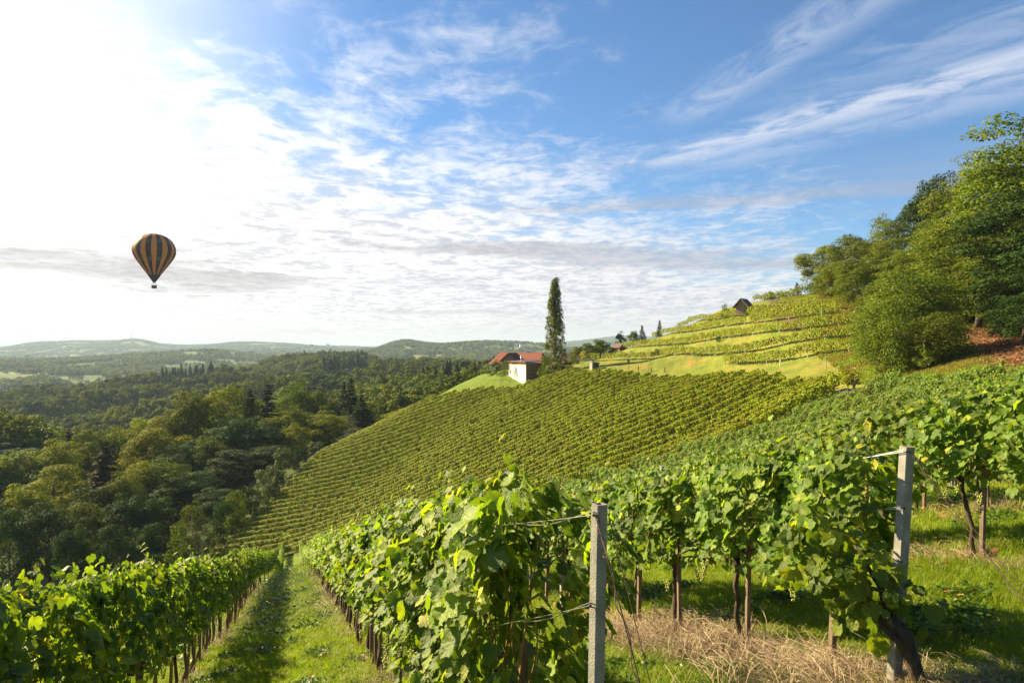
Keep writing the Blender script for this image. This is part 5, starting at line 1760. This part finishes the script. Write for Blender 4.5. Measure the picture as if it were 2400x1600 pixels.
gable_house('garden_hut', 'little red-roofed hut with white gable boards between fruit trees', 1443, 1460, 806, 813, 824, 184, 3.0, brown, M['dark_tile'], rz=0.5, ridge_x=False)

# the wooden hut on the terraces: gable end towards the left, boards one by one
hh_ = thing('vineyard_hut', 'weathered wooden hut with a brown gable roof on the terraced slope', 'hut', (X_of(1743) * 152, 152.0, H1(X_of(1743) * 152, 152.0) - 0.1), R(-38))
gl, gw, ge, gr_ = 2.9, 2.5, 2.35, 3.75
b = MB().box((0, 0, ge / 2 + .2), (gw - .1, gl - .1, ge - .3))
link('dark_filling', b.mesh('dark_filling', simple('interior_shade', (0.03, 0.02, 0.015), 0.9)), hh_)  # near-black filling paints the shade inside the hut, seen between the boards
for k in range(9):
    xx = -gw / 2 + gw * (k + .5) / 9
    top = ge + (gr_ - ge) * (1 - abs(xx) / (gw / 2)) - 0.1
    link('board', MB().box((xx, -gl / 2, top / 2 + .1), (gw / 9 - .035, .05, top - .2 + .03 * (k % 3))).mesh('board', M['old_wood']), hh_)
    link('board', MB().box((xx, gl / 2, top / 2 + .1), (gw / 9 - .035, .05, top - .2)).mesh('board', M['old_wood']), hh_)
for k in range(10):
    yy = -gl / 2 + gl * (k + .5) / 10
    for s in (-1, 1):
        if s > 0 and 2 < k < 6:
            continue
        link('board', MB().box((s * gw / 2, yy, ge / 2 + .1), (.05, gl / 10 - .03, ge - .1)).mesh('board', M['old_wood']), hh_)
b = MB()
for s in (-1, 1):
    P = [(s * (gw / 2 + .55), -gl / 2 - .55, ge - .50), (0, -gl / 2 - .55, gr_ + .05), (0, gl / 2 + .9, gr_ + .05), (s * (gw / 2 + .55), gl / 2 + .9, ge - .50)]
    b.add(P + [(p[0], p[1], p[2] + .12) for p in P], [(0, 1, 2, 3), (4, 5, 6, 7), (0, 1, 5, 4), (1, 2, 6, 5), (2, 3, 7, 6), (3, 0, 4, 7)])
rf_ = link('roof', b.mesh('roof', M['dark_tile']), hh_)
for s in (-1, 1):
    dirv = Vector((s * (gw / 2 + .55), 0, ge - .5 - gr_ - .05))
    P0 = Vector((0, -gl / 2 - .60, gr_ + .12))
    link('bargeboard', MB().tube([P0, P0 + dirv], 0.08, 4).mesh('bargeboard', M['old_wood']), rf_)
for xx, yy in ((-gw / 2 - .5, -gl / 2 + .1), (-gw / 2 - .1, gl / 2), (gw / 2, -gl / 2), (gw / 2, gl / 2)):
    link('corner_post', MB().box((xx, yy, ge / 2 - .2), (.13, .13, ge + .4)).mesh('corner_post', M['old_wood']), hh_)
# the stone box at the head of the vineyard hill
bx_ = thing('stone_shelter', 'small grey box-shaped shelter with an open dark front at the top row', 'shelter', (X_of(1393) * 150, 150, H1(X_of(1393) * 150, 150)), 0.35)
link('wall', MB().box((-.75, 0, .6), (.2, 1.3, 1.6)).box((.75, 0, .6), (.2, 1.3, 1.6)).box((0, .6, .6), (1.3, .15, 1.5)).mesh('wall', M['post']), bx_)
link('roof', MB().box((0, 0, 1.5), (1.9, 1.6, .16), Matrix.Rotation(R(9), 3, 'Y')).mesh('roof', M['post']), bx_)

# far houses
FH = [
    (92, 842, 2300, 16, 9, 'white', 'white farmhouse far left among the hazy fields'), (64, 831, 3300, 10, 7, 'white', 'tiny white house on the farthest left slope'),
    (217, 860, 1750, 8, 7, 'white', 'white gabled house beside the far row of poplars'), (151, 862, 1800, 11, 8, 'red', 'low reddish farm left of the far row of poplars'),
    (276, 850, 2100, 14, 9, 'red', 'red-roofed farm in the middle of the far fields'), (291, 884, 1520, 9, 8, 'white', 'white gable at the edge of the nearer valley wood'),
    (336, 884, 1540, 12, 8, 'red', 'low roofs right of the white gable in the far valley'), (590, 826, 3000, 12, 7, 'red', 'red roof on the hazy slope left of the round wooded hill'),
    (662, 826, 3000, 11, 7, 'white', 'white house on the hazy slope above the round wooded hill'), (545, 832, 2900, 9, 6, 'red', 'reddish house low on the hazy slope'),
    (769, 812, 5200, 7, 9, 'white', 'white tower on the horizon ridge'), (803, 814, 5200, 20, 6, 'red', 'long large building on the horizon ridge'), (732, 815, 5200, 7, 11, 'red', 'small tower house on the horizon ridge'),
    (860, 816, 3000, 16, 7, 'white', 'farm on the ridge left of the conical wooded hill'),
    (1141, 815, 2500, 7, 6, 'white', 'white house, leftmost on the far hill behind the red roof'), (1162, 815, 2500, 10, 5, 'white', 'long white house on the far hill behind the red roof'),
    (1209, 809, 2700, 6, 5, 'white', 'white house highest on the far hill'), (1222, 811, 2700, 8, 5, 'white', 'white barn beside the highest house on the far hill'),
    (1227, 820, 2300, 9, 5, 'white', 'pale house low on the far hill'), (1240, 823, 2300, 7, 4, 'white', 'lowest pale house on the far hill left of the poplar'),
]
for u, v, y, wpx, hpx, cc, lb in FH:
    # stand it on the ground along that line of sight
    ys = np.linspace(max(900, y * 0.6), y * 1.5, 140)
    zs = H(X_of(u) * ys, ys)
    e_ = zs / ys - (VH - v - hpx / 2) / FPX
    k = int(np.argmin(np.abs(e_) + 0.0004 * np.abs(ys - y) / 100))
    yy = float(ys[k])
    x, z = X_of(u) * yy, float(zs[k])
    L, hgt = wpx / FPX * yy, hpx / FPX * yy
    t = thing('distant_house', lb, 'house', (x, yy, z + 6.0), (u * 1.7) % 0.8 - 0.4, 'far houses in the hazy hills')
    a, c, he = L / 2, L * 0.3, hgt * 0.6
    link('wall', MB().add([(-a, -c, -14), (a, -c, -14), (a, c, -14), (-a, c, -14), (-a, -c, he), (a, -c, he), (a, c, he), (-a, c, he), (-a, 0, hgt), (a, 0, hgt)],
         [(0, 1, 5, 4), (1, 2, 6, 5), (2, 3, 7, 6), (3, 0, 4, 7), (5, 6, 9), (7, 4, 8)]).mesh('wall', M['plaster']), t)
    link('roof', MB().add([(-a * 1.05, -c * 1.1, he - .3), (a * 1.05, -c * 1.1, he - .3), (a * 1.05, 0, hgt + .4), (-a * 1.05, 0, hgt + .4), (-a * 1.05, c * 1.1, he - .3), (a * 1.05, c * 1.1, he - .3)],
         [(0, 1, 2, 3), (3, 2, 5, 4)]).mesh('roof', M['red_tile'] if cc == 'red' else M['dark_tile']), t)
# poplars in the far fields and the one above the middle wood
for j, (u, w) in enumerate([(163, 5), (169, 5), (175, 5), (181, 5), (187, 5), (193, 5)]):
    y = 1780
    x = X_of(u) * y
    tree('poplar', 'broad', x, y, 24, w / FPX * y / 2 * 1.2, '%s poplar from the left in the far row among the fields' % ordinal(j + 1), 'far row of poplars')
tree('poplar', 'poplar', X_of(917) * 640, 640, (VH - 836) / FPX * 640 - H1(X_of(917) * 640, 640), 5 / FPX * 640 / 2 * 1.3, 'lone poplar poking above the wooded ridge left of the red roof')
# mast on the highest far hill
mx, my = X_of(307) * 6500, 6500
mt_ = link('radio_mast', MB().tube([(0, 0, 0), (0, 0, 60)], [4, 2], 5).mesh('radio_mast', metal), None, Matrix.Translation((mx, my, H1(mx, my))))
mt_['label'] = 'slender mast on top of the highest far hill'
mt_['category'] = 'mast'

# ------------------------------------------------------------------ the balloon
def fabric(name, col):
    m, t = new_mat(name)
    t.bsdf.inputs['Base Color'].default_value = (*col, 1)
    t.bsdf.inputs['Roughness'].default_value = 0.55
    t.bsdf.inputs['Specular IOR Level'].default_value = 0.3
    tcn = t.node('ShaderNodeTexCoord')
    c = t.mix(t.ramp(t.noise(tcn.outputs['Object'], 0.6, 4), .3, .7), tuple(k * .88 for k in col), tuple(k * 1.08 for k in col))
    t.l.new(c, t.bsdf.inputs['Base Color'])
    tr = t.node('ShaderNodeBsdfTranslucent')
    t.l.new(c, tr.inputs[0])
    mx = t.node('ShaderNodeMixShader')
    mx.inputs[0].default_value = 0.35
    t.l.new(t.bsdf.outputs[0], mx.inputs[1])
    t.l.new(tr.outputs[0], mx.inputs[2])
    t.l.new(mx.outputs[0], t.out.inputs[0])
    return m
FB = {'o': fabric('orange_fabric', (0.74, 0.30, 0.04)), 'm': fabric('maroon_fabric', (0.060, 0.012, 0.010)), 'c': fabric('charcoal_fabric', (0.022, 0.022, 0.026)), 't': fabric('teal_fabric', (0.060, 0.115, 0.120))}
YB = 400.0
kk = YB / FPX / 9.8
bal = thing('hot_air_balloon', 'orange, maroon and charcoal striped hot-air balloon floating over the valley', 'balloon', (X_of(280 + 798 / 9.8) * YB, YB, (VH - (530 + 1430 / 9.8)) / FPX * YB), R(0), scale=(0.91, 0.91, 1.0))
prof = [(173, 3), (176, 60), (186, 130), (205, 200), (240, 285), (290, 360), (350, 418), (410, 455), (470, 480), (540, 496), (610, 493), (680, 470), (750, 430), (830, 372), (900, 320), (980, 258), (1050, 202), (1120, 150)]
ppr = [((1430 - a) * kk, w * kk) for a, w in prof]
gores = []
ang0 = R(-90 - 3 - 7.5)       # an orange stripe a little left of centre, seen from -y
for k in range(12):
    s = ang0 + k * R(30)
    for (a0g, a1g, cc, nm) in ((0, 15, 'o', 'orange_gore'), (15, 22.5, 'm', 'maroon_gore'), (22.5, 30, 'c', 'charcoal_gore')):
        vs, fs = [], []
        m_ = 4
        for (z, r) in ppr:
            for j in range(m_ + 1):
                t = j / m_
                a = s + R(a0g + (a1g - a0g) * t)
                rr_ = r * (1 + 0.012 * math.sin(math.pi * ((t * (a1g - a0g) / 7.5) % 1.0)))
                vs.append((rr_ * math.cos(a), rr_ * math.sin(a), z))
        for i in range(len(ppr) - 1):
            for j in range(m_):
                q = i * (m_ + 1) + j
                fs.append((q, q + m_ + 1, q + m_ + 2, q + 1))
        link('gore', MB().add(vs, fs).mesh('gore', FB[cc], True), bal)
    # teal diamonds on the seam between maroon and charcoal
    for zc_, hz_, wa in ((390, 68, 6.3), (790, 62, 6.6)):
        def rad_at(zp):
            for (p0, w0), (p1, w1) in zip(prof[:-1], prof[1:]):
                if p0 <= zp <= p1:
                    return (w0 + (w1 - w0) * (zp - p0) / (p1 - p0)) * kk
            return 1
        a = s + R(22.5)
        vs = []
        for da, dz_ in ((0, -hz_), (wa / 2, -hz_ / 2), (wa, 0), (wa / 2, hz_ / 2), (0, hz_), (-wa / 2, hz_ / 2), (-wa, 0), (-wa / 2, -hz_ / 2), (0, 0)):
            zp = zc_ + dz_
            r = rad_at(zp) * 1.0 * 1.014 + 0.02
            aa = a + R(da)
            vs.append((r * math.cos(aa), r * math.sin(aa), (1430 - zp) * kk))
        link('diamond_patch', MB().add(vs, [(8, i, (i + 1) % 8) for i in range(8)]).mesh('diamond_patch', FB['t']), bal)
b = MB()
lo_ = [(1120, 151), (1190, 104), (1250, 60), (1288, 30)]
vs, fs = [], []
for a_, w_ in lo_:
    for j in range(24):
        an = 6.28318 * j / 24
        vs.append((w_ * kk * math.cos(an), w_ * kk * math.sin(an), (1430 - a_) * kk))
for i in range(len(lo_) - 1):
    for j in range(24):
        fs.append((i * 24 + j, i * 24 + (j + 1) % 24, (i + 1) * 24 + (j + 1) % 24, (i + 1) * 24 + j))
link('skirt', MB().add(vs, fs).mesh('skirt', FB['c'], True), bal)
M['wicker'] = simple('wicker', (0.16, 0.075, 0.035), 0.8, nscale=12, var=0.3)
bk = link('basket', MB().box((0, 0, 0.6), (1.7, 1.3, 1.15), taper=1.08).mesh('basket', M['wicker']), bal, Matrix.Scale(YB / 282.0, 4))
link('rim', MB().box((0, 0, 1.22), (2.0, 1.55, 0.16)).mesh('rim', brown), bk)
link('burner', MB().box((0, 0, 2.35), (0.6, 0.5, 0.28)).tube([(-.15, 0, 2.4), (-.15, 0, 2.85)], .10, 8).tube([(.15, 0, 2.4), (.15, 0, 2.85)], .10, 8).mesh('burner', M['steel']), bal, Matrix.Scale(YB / 282.0, 4))
for sx in (-1, 1):
    for sy in (-1, 1):
        link('suspension_rope', MB().tube([(sx * .85, sy * .6, 1.2), (sx * .4, sy * .35, 2.4), (sx * .35, sy * .3, (1430 - 1285) * kk * 282.0 / YB)], .05, 5).mesh('suspension_rope', M['rust']), bal, Matrix.Scale(YB / 282.0, 4))

# ------------------------------------------------------------------ grass, straw and weeds near the camera
rG = np.random.default_rng(99)
def tuft(nb, h, spread, w, bend, mat, name):
    V, F, Rn = [], [], []
    for i in range(nb):
        a = rG.uniform(0, 6.28)
        r = spread * math.sqrt(rG.uniform(0, 1))
        x, y = r * math.cos(a), r * math.sin(a)
        b_ = rG.uniform(0, 6.28)
        hh = h * rG.uniform(0.5, 1.15)
        bd = bend * rG.uniform(0.3, 1.2) * hh
        sx, sy = -math.sin(b_) * w / 2, math.cos(b_) * w / 2
        n = len(V)
        V += [(x - sx, y - sy, -0.02), (x + sx, y + sy, -0.02), (x + sx * .7 + math.cos(b_) * bd * .35, y + sy * .7 + math.sin(b_) * bd * .35, hh * .6), (x - sx * .7 + math.cos(b_) * bd * .35, y - sy * .7 + math.sin(b_) * bd * .35, hh * .6),
              (x + math.cos(b_) * bd, y + math.sin(b_) * bd, hh * (1 - .25 * bend)), (x + math.cos(b_) * bd * 1.02, y + math.sin(b_) * bd * 1.02, hh * (1 - .25 * bend) + .002)]
        F += [(n, n + 1, n + 2, n + 3), (n + 3, n + 2, n + 4, n + 5)]
        rv = rG.uniform(0, 1)
        Rn += [rv, rv]
    return mesh_np(name, np.array(V), np.array(F), mat, np.array(Rn))
def leafy_weed(n, size, rr):
    p = np.c_[rr.normal(0, .09, n), rr.normal(0, .09, n), rr.uniform(.02, .14, n)]
    nr = np.c_[rr.normal(0, .5, n), rr.normal(0, .5, n), np.ones(n)]
    tp = np.c_[p[:, :2] * 8, np.full(n, .1)] + rr.normal(0, .2, (n, 3))
    return foliage_mesh('weed', (p, nr, tp, size * rr.uniform(.7, 1.3, n)), [DIAM], M['weed'], rr)
gs = [source('tuft_source', tuft(42, 0.13, 0.10, 0.006, 0.55, M['grass'], 'tuft')) for _ in range(3)]
gs += [source('tuft_source', tuft(30, 0.22, 0.09, 0.007, 0.8, M['grass'], 'tuft')) for _ in range(2)]
gs += [source('tuft_source', leafy_weed(26, 0.06, rG)) for _ in range(2)]
ss = []
for k in range(3):
    ss.append(source('straw_source', tuft(30, 0.30, 0.13, 0.005, 1.5, M['straw'], 'straw')))
def mat_of_stalks(n, L):
    V, F, Rn = [], [], []
    for i in range(n):
        a = rG.normal(0.25, 0.75)
        x, y = rG.normal(0, .16, 2)
        z = rG.uniform(0.01, .12)
        l = L * rG.uniform(.5, 1.2)
        c_, s_ = math.cos(a), math.sin(a)
        k = len(V)
        w = .0015
        arc = rG.uniform(-.02, .06)
        for t in (-.5, 0, .5):
            zz = z + arc * (1 - 4 * t * t)
            V += [(x + c_ * l * t - s_ * w, y + s_ * l * t + c_ * w, zz), (x + c_ * l * t + s_ * w, y + s_ * l * t - c_ * w, zz + .002)]
        F += [(k, k + 1, k + 3, k + 2), (k + 2, k + 3, k + 5, k + 4)]
        rv = rG.uniform(0, 1)
        Rn += [rv, rv]
    return mesh_np('straw_mat', np.array(V), np.array(F), M['straw'], np.array(Rn))
for k in range(3):
    ss.append(source('straw_source', mat_of_stalks(90, 0.34)))
dl = [source('litter_source', foliage_mesh('dead_leaf', (np.c_[rG.normal(0, .16, (9, 2)), rG.uniform(.01, .05, 9)], np.c_[rG.normal(0, .4, (9, 2)), np.ones(9)], rG.normal(0, 1, (9, 3)), np.full(9, .04)), LEAF_LO, M['dead'], rG))]

n = 150000
rad_ = np.exp(rG.uniform(math.log(1.5), math.log(105), n))
an = rG.uniform(-0.72, 0.72, n)
x, y = rad_ * np.sin(an), rad_ * np.cos(an)
q = x + 0.319 * y
k = np.abs((q + 2.0) / QS - np.round((q + 2.0) / QS)) * QS          # distance from the nearest row
gp = wav(x, y, 1.6, 51) + 0.5 * wav(x, y, 0.5, 52)
bank = (x - 19.5) * 30 - (y - 26) * 9.5
dB = (x + 34.5) * BN[0] + (y - 112) * BN[1]
keep = (bank < 60) & (dB < 1.5) & ((k > 0.26 + 0.10 * gp) | (rG.uniform(0, 1, n) < 0.30)) & (x / y < 0.80)
# thin out where the rows uphill hide the ground
keep &= (q < 9) | (rG.uniform(0, 1, n) < 0.35)
x, y, rad_, k, gp = x[keep], y[keep], rad_[keep], k[keep], gp[keep]
z = H(x, y)
s = np.clip(rad_ / 14, 0.75, 4.0) * rG.uniform(0.7, 1.25, len(x))
idx_ = np.where(gp > 0.9, rG.integers(5, 7, len(x)), np.where(rG.uniform(0, 1, len(x)) < .25, rG.integers(3, 5, len(x)), rG.integers(0, 3, len(x))))
hs = s * np.where(rad_ > 18, 0.55, 1.0)
scatter('meadow_grass', np.c_[x, y, z], np.c_[np.zeros(len(x)), np.zeros(len(x)), rG.uniform(0, 6.28, len(x))], np.c_[s, s, hs], idx_, gs,
        'short lush green grass between the near vine rows')
n = 20000
rad_ = np.exp(rG.uniform(math.log(1.8), math.log(60), n))
an = rG.uniform(-0.72, 0.72, n)
x, y = rad_ * np.sin(an), rad_ * np.cos(an)
q = x + 0.319 * y
kr = np.round((q + 2.0) / QS)
k = np.abs((q + 2.0) / QS - kr) * QS
gp = wav(x, y, 1.4, 55)
near_hay = (np.abs(q - 4.2) < 0.45) & (y < 9) & (y > 4.4)
keep = (((k < 0.40 + .15 * gp) & (rG.uniform(0, 1, n) < np.where(gp > 0.3, .6, .12))) | (near_hay & (gp > -.7))) & (q < 14) & (x / y < .8) & (rad_ < 45)
x, y, rad_ = x[keep], y[keep], rad_[keep]
z = H(x, y)
s = np.clip(rad_ / 14, 0.7, 2.2) * rG.uniform(0.7, 1.2, len(x))
nh = len(x)
idx_ = np.where(rG.uniform(0, 1, nh) < .45, rG.integers(0, 3, nh), rG.integers(3, 6, nh))
# extra heap of hay below the right-hand row
m_ = 230
t_ = rG.uniform(0, 1, m_)
ya = 4.9 + 4.2 * t_
xa = 4.18 - 0.319 * ya + rG.normal(0, .28, m_)
x, y, z = np.r_[x, xa], np.r_[y, ya], np.r_[z, H(xa, ya) + rG.uniform(0, .05, m_)]
s = np.r_[s, rG.uniform(.7, 1.1, m_)]
idx_ = np.r_[idx_, rG.integers(2, 6, m_)]
nl_ = len(x)
scatter('dry_straw', np.c_[x, y, z], np.c_[np.zeros(nl_), np.zeros(nl_), np.where(idx_ < 3, rG.uniform(0, 6.28, nl_), rG.normal(0.1, .5, nl_))], np.c_[s, s, s * .9], idx_, ss,
        'matted dry straw lying under the near vine rows')
# dry grass on the banks beyond, and litter on the ramp
n = 42000
rad_ = np.exp(rG.uniform(math.log(48), math.log(190), n))
an = rG.uniform(0.06, 0.68, n)
x, y = rad_ * np.sin(an), rad_ * np.cos(an)
litter = in_poly(x, y, [pix(u, 800, yy)[:2] for u, yy in [(2240, 84), (2290, 66), (2380, 47), (2520, 40), (3100, 36), (3100, 70), (2500, 80), (2400, 90)]])
keep = ~litter & ~in_poly(x, y, B_POLY) & ((x - 19.5) * 30 - (y - 26) * 9.5 > 40) & (dist_line(x, y, ROAD) > 2.0)
x, y, rad_ = x[keep], y[keep], rad_[keep]
z = H(x, y)
s = np.clip(rad_ / 30, 1.6, 4) * rG.uniform(.7, 1.3, len(x))
bg_ = [source('bank_source', tuft(26, 0.10, 0.12, 0.014, 0.8, mm, 'bank_tuft')) for mm in (M['grass'], leafmat('dry_blade', [(0.20, 0.19, 0.030), (0.28, 0.245, 0.045), (0.36, 0.28, 0.07)], 0.3))]
scatter('bank_grass', np.c_[x, y, z], np.c_[np.zeros(len(x)), np.zeros(len(x)), rG.uniform(0, 6.28, len(x))], np.c_[s, s, s], (wav(x, y, 7, 57) + rG.normal(0, .5, len(x)) > -.2).astype(int), bg_,
        'yellowing grass on the terrace banks and meadow')

n = 9000
xl, yl = rG.uniform(30, 62, n), rG.uniform(38, 88, n)
xq, yq = rG.uniform(-4, 9, 420), rG.uniform(2, 16, 420)
kq = np.abs(xq / yq) < 0.8
xq, yq = xq[kq], yq[kq]
kp = in_poly(xl, yl, [pix(u, 800, yy)[:2] for u, yy in [(2225, 86), (2280, 66), (2360, 47), (2520, 40), (3100, 36), (3100, 70), (2500, 80), (2400, 92)]])
xl, yl = xl[kp], yl[kp]
sl_ = np.r_[rG.uniform(1.5, 3.0, len(xl)), rG.uniform(.6, 1.1, len(xq))]
xl, yl = np.r_[xl, xq], np.r_[yl, yq]
scatter('leaf_litter', np.c_[xl, yl, H(xl, yl)], np.c_[np.zeros((len(xl), 2)), rG.uniform(0, 6.28, len(xl))], np.c_[sl_, sl_, sl_], np.zeros(len(xl), int), dl,
        'reddish fallen leaves covering the ramp under the right-hand wood')

# ------------------------------------------------------------------ haze
hz_m = bpy.data.materials.new('haze')
hz_m.use_nodes = True
T = NT(hz_m.node_tree)
T.n.clear()
pv = T.node('ShaderNodeVolumePrincipled')
pv.inputs['Color'].default_value = (0.60, 0.78, 1.0, 1)
pv.inputs['Density'].default_value = HAZE
pv.inputs['Anisotropy'].default_value = 0.0
oo = T.node('ShaderNodeOutputMaterial')
T.l.new(pv.outputs[0], oo.inputs['Volume'])
zmin = float(gv[:, 2].min()) - 2
link('haze', MB().box((0, 0, (zmin + 125) / 2), (34000, 34000, 125 - zmin)).mesh('haze', hz_m), kind='stuff', label='thin bluish summer haze filling the valley')
